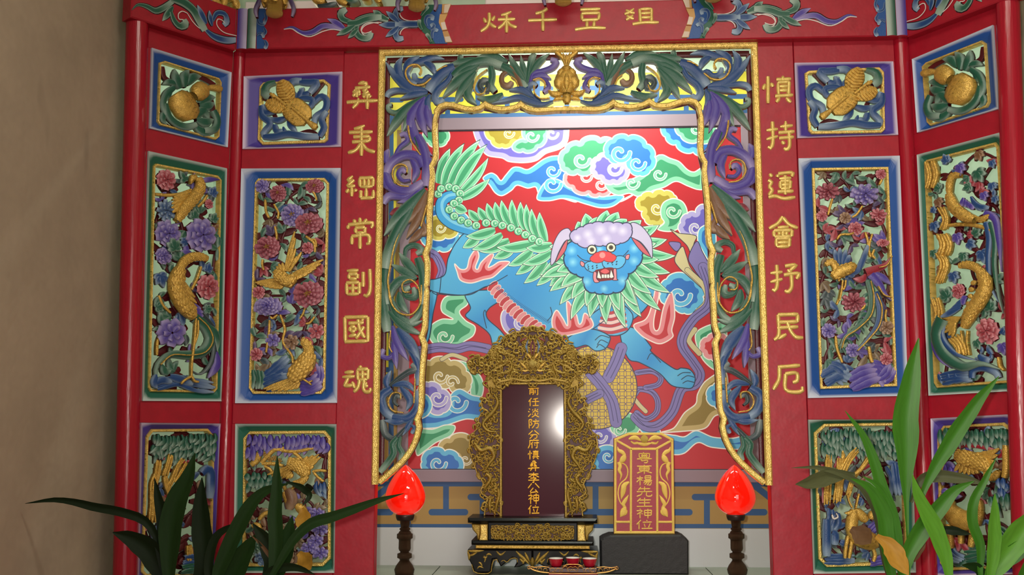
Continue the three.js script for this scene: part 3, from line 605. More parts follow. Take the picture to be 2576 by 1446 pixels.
  carve(T, mA, sA, `#gold_tendril
Ge 11 285,603 210,590 165,530 180,460 230,440 270,462 268,500
Ge 11 280,160 300,270 370,375
Ge 12 238,890 180,1030 150,1180 132,1300 162,1460
Ge 11 370,1460 350,1330 290,1280 238,1310 248,1370 292,1370
Ge 10 415,740 372,895`, { ...o, z: -0.004 });
  carve(T, mB, sA, `#acanthus_leaf
ge 76 112,-30 125,130 150,330
gl 66 160,60 240,220 330,270 415,245
gl 66 160,180 280,290 412,352
ge 50 415,-20 410,120 370,220 320,260
gl 66 240,40 250,120 305,195
gc 40 260,-10 290,70 350,60 345,5
pl 66 190,285 220,400 305,540
pl 56 195,390 205,490 222,600
pc 40 215,470 160,520 108,500 128,455
bl 88 225,305 325,430 392,540
be 50 300,420 372,560 382,720
kc 44 170,720 240,665 310,620 365,600 330,565
be 66 185,740 110,800 130,900 205,960
be 66 190,950 300,960 370,890 385,760
bl 50 165,750 145,690 180,610
bl 50 190,720 290,710 368,775
bl 56 250,730 318,830 290,905
bl 50 310,955 230,985 130,975
kc 34 230,870 200,840 215,790 255,810
kc 46 330,985 270,1050 200,1110 140,1080 115,970
bl 40 340,960 290,1040 265,1085
bc 30 310,1000 350,1030 330,1070
ge 50 230,1100 190,1150 200,1210 150,1290 100,1350
gc 42 250,1090 235,1160 262,1220 245,1265`, o);
  carve(T, mB, sA, `#gold_tendril
Ge 10 270,918 190,900 163,840 198,775 250,780 252,822
Ge 10 180,320 172,440 192,480
Ge 10 358,670 350,850
Ge 12 168,-10 178,100 240,190 330,205 395,130 405,-10`, { ...o, z: -0.004 });
  // red backing bars the leaves are cut from, round the rim and inside the frame
  const back = (pts, w) => { for (const s of [1, -1]) part(T, 'cut_ground', stroke(pts.map(p => [s * p[0], p[1]]), w, { prof: 'e', h: 0.002, z: -0.016, th: 0.01, c: C.d, m: 5 }), M.paint); };
  back(half.slice(0, 40), 0.017); back(half.slice(38), 0.017);
  back([[x + 0.012, 0.02], [x + 0.012, 0.5], [x + 0.012, tl[1] - 0.02]], 0.014); back([[x + 0.01, tl[1] - 0.018], [x * 0.5, tl[1] - 0.018], [0, tl[1] - 0.018]], 0.016);
  // gold finial in the middle of the head
  const c0 = m2(2240, 1000), u = s2, yv = y => m2(2240, y)[1], fin = new THREE.Group(); fin.name = 'lotus_finial'; T.add(fin);
  const q = (name, pts, w, prof, z) => part(fin, name, stroke(pts.map(([a, b]) => [a * u, yv(b)]), w * u, { prof, z, h: w * u * 0.42, th: 0.012 }), M.goldCarved);
  q('bud', [[0, 720], [0, 830], [0, 960], [0, 1010]], 260, [0.35, 0.85, 1, 0.9, 0.5], 0.0);
  for (const s of [-1, 1]) { q('petal', [[s * 20, 850], [s * 80, 900], [s * 70, 980]], 110, 'l', 0.016); q('petal', [[s * 15, 760], [s * 60, 800], [s * 50, 860]], 80, 'l', 0.014); q('leaf', [[s * 40, 1010], [s * 130, 1010], [s * 190, 970]], 70, 'l', 0.006); q('leaf', [[s * 30, 1060], [s * 90, 1060], [s * 140, 1080]], 46, 'l', 0.006); q('plume', [[s * 8, 720], [s * 30, 640], [s * 70, 590], [s * 110, 560]], 44, 'c', 0.006); q('plume', [[s * 4, 700], [s * 15, 640], [s * 40, 570]], 30, 'l', 0.01); }
  q('petal', [[0, 820], [0, 900], [0, 1000]], 70, 'l', 0.024); q('petal', [[0, 730], [0, 760], [0, 800]], 90, 'l', 0.018); q('stem', [[0, 1000], [0, 1060], [0, 1110]], 90, 'r', 0.004); q('plume', [[0, 720], [0, 660], [0, 590]], 30, 'l', 0.012);
}
// ================================================================ carvings inside the panels
const polar = (x, y, a, r) => [x + Math.cos(a) * r, y + Math.sin(a) * r];
function bloom(P, x, y, r, key, o = {}) {                       // many-petalled flower in crop pixels
  const s = P.s, [cx, cy] = P.map(x, y), R = r * s, q = o.squash || 1, rot = o.rot ?? rnd() * 6, list = [], z0 = o.z ?? -0.004;
  const rings = o.rings || [[1, 9, 0.62], [0.74, 7, 0.6], [0.46, 5, 0.5]];
  rings.forEach(([k, n, w], i) => {
    for (let j = 0; j < n; j++) {
      const a = rot + (j + 0.5 * (i % 2)) / n * Math.PI * 2 + rr(-0.1, 0.1), a0 = polar(0, 0, a, R * k * 0.12), a1 = polar(0, 0, a + 0.1, R * k * 0.6), a2 = polar(0, 0, a, R * k * rr(0.93, 1.03));
      list.push(stroke([a0, a1, a2].map(p => [cx + p[0], cy + p[1] * q]), R * k * w * (o.fat || 1), { prof: [0.3, 0.7, 1, 1.05, 0.75], h: R * 0.14, z: z0 + i * R * 0.13, th: 0.006, c: o.c || C[key], edge: 0.95, m: 5, most: 6 }));
    }
  });
  const m = part(P.T, o.name || 'flower', merge(list), M.paint);
  if (o.eye) {
    const b = []; for (let i = 0; i < 9; i++) { const a = i * 2.4, d = R * 0.075 * Math.sqrt(i), g = new THREE.SphereGeometry(R * 0.075, 6, 5); g.translate(cx + Math.cos(a) * d, cy + Math.sin(a) * d * q, z0 + R * 0.44); b.push(g); }
    part(P.T, 'flower_centre', merge(b), M.goldCarved);
  }
}
const ROSE = [[1, 12, 0.52], [0.78, 10, 0.52], [0.56, 8, 0.52], [0.36, 6, 0.5]];
function ivy(P, x, y, r, key, ang, o = {}) {                    // lobed leaf
  const [cx, cy] = P.map(x, y), R = r * P.s, n = o.lobes || 5, L = [];
  for (let i = 0; i < n; i++) {
    const t = n > 1 ? i / (n - 1) - 0.5 : 0, a = ang + t * (o.spread || 3.2), l = R * (1 - Math.abs(t) * 0.7);
    L.push(stroke([polar(cx, cy, a, -R * 0.1), polar(cx, cy, a + t * 0.2, l * 0.55), polar(cx, cy, a + t * 0.1, l)], R * 0.62, { prof: 'l', h: R * 0.16, z: (o.z ?? -0.008) + (2 - Math.abs(i - (n - 1) / 2)) * 0.0006, th: 0.009, c: C[key], groove: 0.35, edge: 0.9, m: 7, most: 7 }));
  }
  part(P.T, 'leaf', merge(L), M.paint);
}
const spots = {};
function filler(P, n, keys, avoid, d, size) {                   // leaves and twigs filling the ground between the figures
  const xs = P.Rm.map(p => p[0]), ys = P.Rm.map(p => p[1]), pts = [];
  const x0 = Math.min(...xs), x1 = Math.max(...xs), y0 = Math.min(...ys), y1 = Math.max(...ys);
  const av = avoid.map(([x, y, r]) => [...P.map(x, y), r * P.s]);
  for (let t = 0; t < 4000 && pts.length < n; t++) {
    const x = rr(x0 + 0.01, x1 - 0.01), y = rr(y0 + 0.01, y1 - 0.01);
    if (av.some(a => Math.hypot(a[0] - x, a[1] - y) < a[2]) || pts.some(p => Math.hypot(p[0] - x, p[1] - y) < d) || !inside(P.Rm, x, y)) continue;
    pts.push([x, y]);
  }
  pts.forEach(([x, y], i) => {
    const near = pts.map((p, j) => [Math.hypot(p[0] - x, p[1] - y), j]).sort((a, b) => a[0] - b[0]).slice(1, 3);
    for (const [q, j] of near) if (j > i || q > d * 1.3) part(P.T, 'twig', stroke([[x, y], [(x + pts[j][0]) / 2 + rr(-0.006, 0.006), (y + pts[j][1]) / 2 + rr(-0.006, 0.006)], pts[j]], rr(0.006, 0.009), { prof: 'e', h: 0.002, z: -0.018, th: 0.006, c: C.d, m: 5, most: 7 }), M.paint);
    if (rnd() < 0.75) part(P.T, 'cut_ground', stroke([[x - size * rr(0.5, 1), y - size * rr(-0.6, 0.6)], [x, y + rr(-0.004, 0.004)], [x + size * rr(0.5, 1), y + size * rr(-0.6, 0.6)]], size * rr(0.55, 0.8), { prof: 'r', h: 0.002, z: -0.022, th: 0.006, c: C.d, m: 5, most: 6 }), M.paint);
    let a = rnd() * 6.28; const k = keys[Math.floor(rnd() * keys.length)], r = size * rr(0.8, 1.25), fits = b => [0, 2.0, -0.8, 0.8].every(d => inside(P.Rm, ...polar(x, y, b + d, r * 0.95)));
    for (let t = 0; t < 14 && !fits(a); t++) a = rnd() * 6.28; if (!fits(a)) return;
    const one = (a, f) => stroke([[x, y], polar(x, y, a + 0.25, r * f * 0.5), polar(x, y, a, r * f)], r * f * 0.5, { prof: 'l', h: r * 0.14, z: -0.013 + rnd() * 0.004, th: 0.008, c: C[k], groove: 0.3, edge: 0.9, m: 5, most: 6 });
    part(P.T, 'leaf', merge(i % 3 ? [one(a, 1), one(a + 2.0, 0.85)] : [one(a - 0.8, 0.8), one(a, 1.05), one(a + 0.8, 0.8)]), M.paint);
  });
}
function fringe(P, x0, x1, y0, rows, len, w, key, slant = -8) { // hanging foliage
  for (let j = rows - 1; j >= 0; j--) for (let x = x0 + (j % 2) * w * 0.5; x <= x1; x += w * rr(0.75, 1.1)) {
    const y = y0 + j * len * 0.55 + rr(-14, 14), l = len * rr(0.8, 1.5), b = slant * rr(-0.6, 2.4), tip = [x + b * 1.8, y + l];
    if (!inside(P.Rm, ...P.map(...tip))) continue;
    part(P.T, 'leaf', stroke([[x, y], [x - b * 0.5, y + l * 0.5], tip].map(p => P.map(...p)), w * rr(0.9, 1.25) * P.s, { prof: 'l', h: 0.0045, z: -0.008 + (rows - j) * 0.0022 + rnd() * 0.002, th: 0.009, c: C[key], groove: 0.3, edge: 0.95, tip: true, m: 5, most: 9 }), M.paint);
  }
}
function feathers(P, n, from, to, tips, w, name, mat, key) {    // a fan of feathers: roots along from->to, tips along a line
  const a = nums(from), b = nums(tips);
  for (let i = 0; i < n; i++) {
    const t = i / (n - 1), r0 = [lerp(a[0][0], a[1][0], t), lerp(a[0][1], a[1][1], t)], r1 = [at(b.map(q => q[0]), t), at(b.map(q => q[1]), t)];
    part(P.T, name, stroke([r0, [(r0[0] + r1[0]) / 2, (r0[1] + r1[1]) / 2 + 3], r1].map(p => P.map(...p)), w * P.s, { prof: 'f', h: w * P.s * 0.28, z: 0.0 + i * 0.0005, th: 0.006, c: key && C[key], groove: 0.25, most: 8 }), mat);
  }
}
// a rock is several ridged lumps lying over one another
function rocky(lines, least = 56) {
  const out = [];
  for (const line of lines.trim().split('\n')) {
    const q = line.trim().split(/\s+/), w = Number(q[1]), P = q.slice(2).map(s => s.split(',').map(Number)), d = w * 0.27;
    if (q[0][1] !== 'r' || w < least) { out.push(line); continue; }
    for (let i = 0; i < 4; i++) { const t = i / 3 - 0.5, e = P[P.length - 1], nx = -(e[1] - P[0][1]), ny = e[0] - P[0][0], L = Math.hypot(nx, ny); out.push(q[0][0] + 'q ' + w * rr(0.36, 0.5) + ' ' + P.map(([x, y], j) => [x + nx / L * t * w * 0.75 + rr(-d, d) * 0.4, y + ny / L * t * w * 0.75 + rr(-d, d) * 0.4].map(v => v.toFixed(1)).join(',')).join(' ')); }
  }
  return out.join('\n');
}
// rows of small overlapping feathers cut into a body
function plumage(P, lines, z, gold) {
  for (const line of lines.trim().split('\n')) {
    const q = line.trim().split(/\s+/); if (q[0] !== 'Gr') continue;
    const W = q[1] * P.s, c = smoothLine(q.slice(2).map(s => P.map(...s.split(',').map(Number))), 24), L = [];
    let len = 0; for (let i = 1; i < c.length; i++) len += Math.hypot(c[i][0] - c[i - 1][0], c[i][1] - c[i - 1][1]);
    const n = Math.max(3, Math.round(len / (W * 0.2))), A = PROF.r, f = W * 0.15;
    for (let i = 1; i < n; i++) for (let j = -2; j <= 2; j++) {
      const t = i / n, k = Math.min(23, Math.floor(t * 24)), a = c[k], b = c[k + 1], l = Math.hypot(b[0] - a[0], b[1] - a[1]) || 1, tx = (b[0] - a[0]) / l, ty = (b[1] - a[1]) / l;
      const s = (j + (i % 2) * 0.5) * 0.33, w = W / 2 * at(A, t) * s; if (Math.abs(s) > 0.85) continue;
      const x = a[0] - ty * w, y = a[1] + tx * w, h = z + 0.003 + W * 0.4 * Math.sqrt(at(A, t)) * Math.sqrt(1 - s * s);
      L.push(stroke([[x - tx * f, y - ty * f], [x + tx * f, y + ty * f]], f * 1.5, { prof: [0.5, 0.9, 1, 0.3], h: f * 0.3, z: h - f * 0.14, th: f * 0.2, m: 5, most: 6 }));
    }
    if (L.length) part(P.T, 'plumage', merge(L), gold || M.goldCarved);
  }
}
const G = (P, name, lines, o = {}) => { if (name === 'trunk') lines = rocky(lines.replace(/^G[er] /gm, 'Gr '), 30); if (name === 'rock') lines = rocky(lines); if (/^(bird|phoenix|eagle)$/.test(name)) plumage(P, lines, o.z ?? -0.004, o.gold); carveG(P, name, lines, o); };
const carveG = (P, name, lines, o = {}) => carve(P.T, o.map || P.map, P.s, '#' + name + '\n' + lines.trim(), { z: o.z ?? -0.004, th: o.th ?? 0.01, dome: o.dome ?? 0.34, gold: o.gold, groove: o.groove });
// the same carving turned over on the matching panel of the other side
function flipped(S, D) {
  const bb = P => { const xs = P.Rm.map(p => p[0]), ys = P.Rm.map(p => p[1]); return [Math.min(...xs), Math.max(...xs), Math.min(...ys), Math.max(...ys)]; };
  const a = bb(S), b = bb(D);
  return { ...D, s: S.s, map: (x, y) => { const p = S.map(x, y); return [b[1] - (p[0] - a[0]) / (a[1] - a[0]) * (b[1] - b[0]), b[2] + (p[1] - a[2]) / (a[3] - a[2]) * (b[3] - b[2])]; } };
}
// ---- gold fans tied with blue ribbons
for (const P of [PL.lf1, flipped(PL.lf1, PL.rf1)]) {
  G(P, 'fan_leaf', `Gf 165 1640,960 1600,860 1545,735
Gf 140 1600,1000 1500,965 1410,935
Gr 225 1600,945 1690,1020 1785,1105`, { dome: 0.1, z: 0.0 });
  const rib = (c, w, n, skew) => { for (let i = 1; i < n; i++) for (const q of [-1, 1]) { const t = i / n, [x0, y0] = c[0], [x1, y1] = c[1], dx = x1 - x0, dy = y1 - y0, L = Math.hypot(dx, dy), x = x0 + dx * t, y = y0 + dy * t, k = w * 0.42 * Math.sin(Math.PI * Math.min(0.9, t * 0.75 + 0.2)); G(P, 'fan_rib', `Ge 9 ${x},${y} ${x - dy / L * q * k + dx / L * k * skew},${y + dx / L * q * k + dy / L * k * skew}`, { z: 0.008 }); } };
  rib([[1640, 960], [1545, 735]], 165, 9, 0.4); rib([[1600, 1000], [1410, 935]], 140, 8, 0.4); rib([[1610, 955], [1790, 1110]], 225, 8, -0.5);
  G(P, 'fan_handle', `Ge 26 1480,870 1540,920 1600,970
Gc 44 1500,895 1470,865 1475,860
Ge 30 1650,985 1750,1070 1830,1140
Gc 60 1790,1110 1840,1150 1875,1175`, { z: 0.008 });
  G(P, 'ribbon', `be 60 1690,885 1640,930 1600,990 1585,1060
be 70 1690,900 1610,800 1640,740 1730,730
be 66 1710,740 1800,745 1870,745 1800,840
be 50 1800,840 1745,850 1720,800
bl 60 1690,900 1720,840 1750,790
be 56 1700,905 1760,890 1830,910 1800,970 1720,940
be 62 1830,930 1900,870 1950,900 1940,990 1850,1060 1840,1130
be 56 1480,1000 1400,1020 1370,950
bl 60 1600,1060 1500,1090 1420,1060
be 62 1360,960 1370,1050 1440,1120 1380,1210 1400,1250
be 66 1380,1240 1480,1240 1600,1215 1750,1235 1890,1240
be 60 1890,1240 1930,1160 1910,1080 1955,1010
bl 66 1600,1080 1640,1150 1680,1190
be 56 1480,1130 1500,1190 1560,1190
gc 80 1490,740 1410,770 1390,840 1440,880
bl 50 1560,1150 1570,1210 1500,1260`, { z: -0.006 });
  G(P, 'twig', `de 40 1340,1010 1420,960 1500,1100
de 34 1800,900 1860,800 1920,730
de 40 1700,1200 1800,1180 1880,1230
de 34 1860,1050 1960,1110 1960,1200
de 30 1350,820 1370,880 1430,900`, { z: -0.016, dome: 0.1 });
}
// ---- gourds
for (const P of [PL.lw1, flipped(PL.lw1, PL.rw1)]) {
  G(P, 'gourd', `Gr 265 590,850 640,930 690,1010 720,1090`, { dome: 0.3, z: -0.006, gold: M.goldOld });
  G(P, 'gourd', `Gr 165 760,870 810,830 870,790`, { dome: 0.32, z: -0.006, gold: M.goldOld });
  G(P, 'gourd_neck', `Gc 70 860,800 930,800 995,812`, { dome: 0.4, z: 0.0, gold: M.goldOld });
  G(P, 'leaf', `gl 90 640,800 600,700 590,620
gl 90 680,790 680,690 720,630
gl 84 700,770 750,700 830,690
gl 70 560,800 520,860 490,930
ge 60 580,790 510,850 480,960 520,1050
ge 66 500,940 530,1050 600,1120 700,1150 780,1130
ge 34 700,820 720,900 800,970
gl 90 810,940 870,890 960,880
gl 90 810,960 880,960 950,930
gl 90 770,1070 850,1000 900,1090
gl 90 780,1090 870,1110 940,1080
ge 70 940,1000 975,1090 950,1170 850,1185
gl 80 760,1130 840,1190 960,1205
gl 60 500,1000 480,1080 520,1130
gl 60 610,760 540,740 480,760`, { z: -0.008 });
  G(P, 'twig', `de 46 500,590 520,690 600,740
de 46 720,650 850,690 980,760
de 46 930,850 960,980 950,1100
de 46 480,1080 560,1150 700,1200
de 40 700,1170 760,1230 900,1210`, { z: -0.018, dome: 0.1 });
}
// ---- peonies and two gold phoenixes (wing beside the plaster wall)
{
  const P = PL.lw2;
  filler(P, 44, ['g', 'b', 'k', 'g', 'p', 'a'], [[345, 470, 80], [175, 480, 70], [165, 185, 50], [380, 745, 60], [250, 760, 60], [280, 300, 50], [330, 1040, 60], [160, 1140, 60]], 0.024, 0.03);
  bloom(P, 345, 478, 92, 'p'); bloom(P, 172, 470, 72, 'p'); bloom(P, 150, 585, 45, 'p'); bloom(P, 165, 190, 55, 'r'); bloom(P, 380, 745, 66, 'r'); bloom(P, 388, 315, 26, 'r');
  bloom(P, 165, 350, 58, 'b', { fat: 0.7 }); bloom(P, 190, 985, 82, 'p', { squash: 0.9, rings: [[1, 7, 0.7], [0.6, 5, 0.6]] });
  ivy(P, 200, 545, 62, 'g', 1.9, { z: 0.004 }); ivy(P, 265, 185, 48, 'g', 2.2, { lobes: 3 }); ivy(P, 315, 380, 46, 'g', 1.5); ivy(P, 415, 395, 42, 'g', 1.2); ivy(P, 410, 260, 46, 'b', 1.2); ivy(P, 140, 690, 62, 'b', -1.2); ivy(P, 125, 850, 46, 'g', 0.4); ivy(P, 385, 655, 44, 'b', 1.3); ivy(P, 270, 510, 40, 'b', 3.4); ivy(P, 380, 860, 40, 'g', 0); ivy(P, 420, 440, 34, 'n', 0.8, { lobes: 3 });
  const g = { gold: M.goldOld, z: 0.0, dome: 0.4 };
  G(P, 'phoenix', `Gr 62 322,180 335,225 305,280 255,335 212,405`, g); G(P, 'phoenix_head', `Gl 34 325,195 300,175 285,215`, g); pl(P, 'ps 30 440,190 400,188 340,195');
  feathers(P, 5, '290,250 240,320', '', '200,280 190,300 185,330 190,360', 22, 'feather', M.goldOld);
  G(P, 'phoenix', `Gr 50 372,600 310,588 250,615 218,680
Gr 92 225,650 205,740 240,830 300,905`, g);
  feathers(P, 6, '240,700 260,860', '', '300,790 310,800 318,830 322,860 320,890 310,910', 22, 'feather', M.goldOld);
  feathers(P, 4, '290,830 320,880', '', '340,860 350,880 355,905 350,925', 26, 'feather', M.paint, 'p');
  G(P, 'phoenix_leg', `Ge 13 310,910 300,1040 288,1140 286,1215
Ge 10 320,920 318,990 300,1050
Ge 12 286,1210 250,1230 230,1250
Ge 12 286,1210 300,1235 320,1240`, { gold: M.goldOld, z: 0.004 });
  G(P, 'tail_plume', `gt 62 310,900 370,950 395,1020 360,1080 280,1100 180,1100 120,1150 110,1210 140,1245 175,1225
kt 44 350,900 400,960 418,1060 400,1140 340,1200 300,1180
gl 40 140,1150 160,1190 190,1180
bl 40 110,1200 100,1250 118,1275
pl 50 420,1080 425,1150 380,1220
gl 46 360,930 420,1000 425,1090`, { z: -0.004 });
  G(P, 'tail_quill', `Ge 6 320,905 372,955 396,1022 361,1082 281,1101 181,1101 125,1150`, { z: 0.006, gold: M.goldOld });
  G(P, 'rock', `br 60 120,1262 230,1235 320,1255 415,1270\nbr 46 180,1210 230,1225 300,1250\nbr 40 100,1250 140,1230 190,1240`, { z: -0.006 });
  G(P, 'branch', `Ge 18 110,262 170,268 240,262 300,240
Ge 16 120,1100 125,1030 150,970
Ge 16 300,760 330,700 350,640
Ge 14 130,790 150,840 190,880
Ge 16 330,330 360,300 380,270`, { gold: M.goldOld, z: -0.01 });
}
function pl(P, line) { G(P, 'feather', line, { z: 0.0 }); }
// ---- camellias and gold birds
{
  const P = PL.lf2, e = { eye: true, rings: ROSE };
  filler(P, 74, ['g', 'k', 'g', 'b', 'r', 'a', 'g', 'p', 'e'], [[345, 310, 55], [440, 360, 70], [208, 495, 66], [437, 755, 75], [210, 820, 66], [265, 190, 40], [475, 155, 40], [310, 670, 70], [200, 690, 60], [420, 610, 50], [420, 1130, 75], [330, 1240, 50]], 0.023, 0.03);
  bloom(P, 345, 312, 66, 'p', { ...e }); bloom(P, 440, 360, 82, 'o', { ...e, squash: 0.72, z: 0.002 }); bloom(P, 208, 495, 74, 'o', { ...e, squash: 0.86, z: 0 }); bloom(P, 437, 756, 88, 'o', { ...e, squash: 0.82, z: 0.002 });
  bloom(P, 208, 822, 82, 'p', { rings: ROSE, squash: 0.6 }); bloom(P, 265, 190, 48, 'o', { ...e }); bloom(P, 470, 150, 52, 'o', { ...e, squash: 0.8 });
  bloom(P, 235, 1012, 42, 'p', { rings: [[1, 6, 0.7], [0.6, 4, 0.6]], squash: 0.9 }); bloom(P, 338, 1022, 42, 'n', { rings: [[1, 6, 0.7], [0.6, 4, 0.6]] }); bloom(P, 478, 962, 44, 'r', { rings: [[1, 6, 0.7], [0.6, 4, 0.6]] }); bloom(P, 142, 1092, 36, 'r', {}); bloom(P, 175, 150, 40, 'p', {}); bloom(P, 155, 745, 36, 'r', {}); bloom(P, 430, 495, 34, 'r', {});
  G(P, 'branch', `Ge 15 190,225 195,290 210,325
Ge 13 240,250 265,300 260,330
Ge 13 245,375 255,430 248,460
Ge 15 420,430 465,470 470,520
Ge 12 440,450 470,450 478,490
Ge 13 178,560 175,590 185,620
Ge 14 215,900 210,980 195,1080
Ge 14 275,870 300,950 290,1020 340,1100 345,1140
Ge 12 260,870 230,890 220,880
Ge 12 415,830 400,870 385,890
Ge 12 470,880 440,915 420,920
Ge 12 455,170 475,210 480,230`, { z: -0.008 });
  // bird in flight
  G(P, 'bird', `Gr 74 255,645 300,672 335,690 355,650
Gr 44 285,650 265,635 255,650`, { dome: 0.42, z: 0.004 });
  feathers(P, 7, '320,665 300,700', '', '140,690 150,697 165,703 190,712 215,718 240,722 265,722', 28, 'feather', M.goldCarved);
  feathers(P, 7, '345,640 360,660', '', '518,562 505,585 480,610 455,628 430,645 405,655 385,665', 24, 'feather', M.goldCarved);
  feathers(P, 5, '300,625 330,630', '', '358,405 362,440 365,500 398,520 370,545', 22, 'tail_feather', M.goldCarved);
  feathers(P, 3, '290,630 300,640', '', '255,600 270,585 290,580', 22, 'feather', M.goldCarved);
  // pheasant on the rock
  G(P, 'bird', `Gr 60 400,1022 425,1030 440,1070 440,1110
Gr 110 445,1080 425,1140 380,1190 340,1235`, { dome: 0.4, z: 0.002 });
  G(P, 'bird_crest', `rl 34 440,1065 450,1030 425,1005 400,1012`, { z: 0.006 });
  feathers(P, 6, '420,1090 380,1120', '', '470,1130 440,1170 410,1195 380,1215 350,1225 330,1225', 26, 'feather', M.goldCarved);
  feathers(P, 7, '350,1220 390,1250', '', '185,1285 200,1292 230,1296 265,1298 300,1296 335,1290 360,1285', 22, 'tail_feather', M.goldCarved);
  G(P, 'bird_leg', `Ge 11 400,1225 425,1240 440,1250\nGe 9 440,1250 460,1240\nGe 9 440,1250 455,1262`, { z: 0.006 });
  G(P, 'rock', `br 90 190,1230 260,1180 340,1130
br 80 180,1270 260,1235 320,1220
pr 90 380,1280 440,1270 495,1240
pr 66 470,1270 490,1210 480,1150
gr 60 140,1180 150,1230 140,1280`, { z: -0.01, dome: 0.28 });
}
// ---- blue-winged phoenix
{
  const P = PL.rf2;
  filler(P, 84, ['g', 'k', 'b', 'p', 'e', 'g', 'r', 'a', 'g'], [[185, 230, 55], [395, 240, 70], [475, 360, 40], [335, 860, 60], [250, 670, 70], [360, 640, 60], [470, 690, 50], [450, 870, 50], [400, 1000, 55], [300, 1090, 50], [240, 1270, 70], [440, 1260, 90]], 0.0215, 0.028);
  const fan = [[1, 9, 0.42], [0.8, 8, 0.42], [0.6, 7, 0.42], [0.4, 5, 0.42]];
  bloom(P, 185, 228, 68, 'o', { rings: fan, squash: 0.75 }); bloom(P, 396, 245, 82, 'p', { rings: fan, squash: 0.75 }); bloom(P, 475, 360, 48, 'r', { rings: fan, squash: 0.8 }); bloom(P, 335, 858, 68, 'o', { rings: fan, squash: 0.85 });
  bloom(P, 155, 368, 32, 'r', {}); bloom(P, 345, 440, 40, 'r', {}); bloom(P, 288, 378, 34, 'n', {}); bloom(P, 192, 1020, 42, 'p', {}); bloom(P, 520, 1000, 40, 'n', {}); bloom(P, 520, 1180, 34, 'r', {}); bloom(P, 490, 130, 30, 'r', {}); bloom(P, 330, 1130, 40, 'p', {}); bloom(P, 500, 520, 36, 'r', { squash: 0.6 });
  G(P, 'branch', `Ge 13 215,270 200,320 190,360
Ge 13 385,310 350,360 325,375
Ge 13 240,500 260,475 320,470 335,462
Ge 14 400,460 415,510 420,560 430,600
Ge 12 440,470 425,520 420,560
Ge 14 450,560 440,590 455,610
Ge 13 265,770 255,830 240,870
Ge 13 370,900 390,890 400,870
Ge 16 232,1050 240,1120 270,1200
Ge 12 520,900 515,940 520,970
Ge 20 420,1110 430,1170 440,1200
Ge 14 480,190 490,170 495,160`, { z: -0.006 });
  G(P, 'phoenix', `Gr 40 170,650 200,632 225,660 220,710
Gr 70 210,720 250,690 300,670 335,650`, { dome: 0.45, z: 0.006 });
  feathers(P, 6, '260,650 330,640', '', '250,740 280,720 310,705 330,690 345,675 350,660', 24, 'feather', M.goldCarved);
  feathers(P, 8, '290,710 360,690', '', '300,725 340,700 372,670 395,630 408,590 412,560 415,540 410,535', 30, 'wing_feather', M.paint, 'b');
  feathers(P, 4, '240,640 280,650', '', '225,560 255,550 290,560 310,590', 30, 'wing_feather', M.paint, 'b');
  G(P, 'phoenix_leg', `Ge 11 268,735 262,790 250,850\nGe 11 285,735 280,770 270,790`, { z: 0.004 });
  G(P, 'tail_plume', `gt 44 420,730 440,830 425,930 350,1010 280,1060 255,1140
bt 44 455,800 485,890 470,990 410,1070 345,1135
rt 50 400,690 460,670 510,650 545,600
pt 50 430,700 480,760 510,810 548,850
pl 40 450,690 500,720 545,760
rl 40 400,700 380,730 330,725`, { z: -0.002 });
  for (let i = 0; i < 9; i++) { const t = i / 8, x = lerp(436, 265, t * t), y = lerp(800, 1110, t); G(P, 'tail_barb', `gl 22 ${x},${y} ${x - 26},${y + 14} ${x - 50},${y + 34}\ngl 20 ${x},${y} ${x + 20},${y + 20} ${x + 26},${y + 44}`, { z: -0.006 }); }
  G(P, 'tail_quill', `Ge 7 425,740 442,830 428,930 352,1010 282,1060 262,1120
Ge 8 458,810 487,890 473,990 413,1070 350,1135
Ge 7 470,665 515,650 545,600
Ge 7 465,770 500,820 545,835`, { z: 0.008 });
  G(P, 'rock', `br 120 170,1300 230,1260 300,1230
br 80 190,1230 240,1250 300,1310
pr 110 320,1320 400,1280 470,1240
pr 90 420,1230 480,1230 520,1300
pr 80 490,1310 530,1270 560,1220`, { z: -0.01, dome: 0.24 });
}
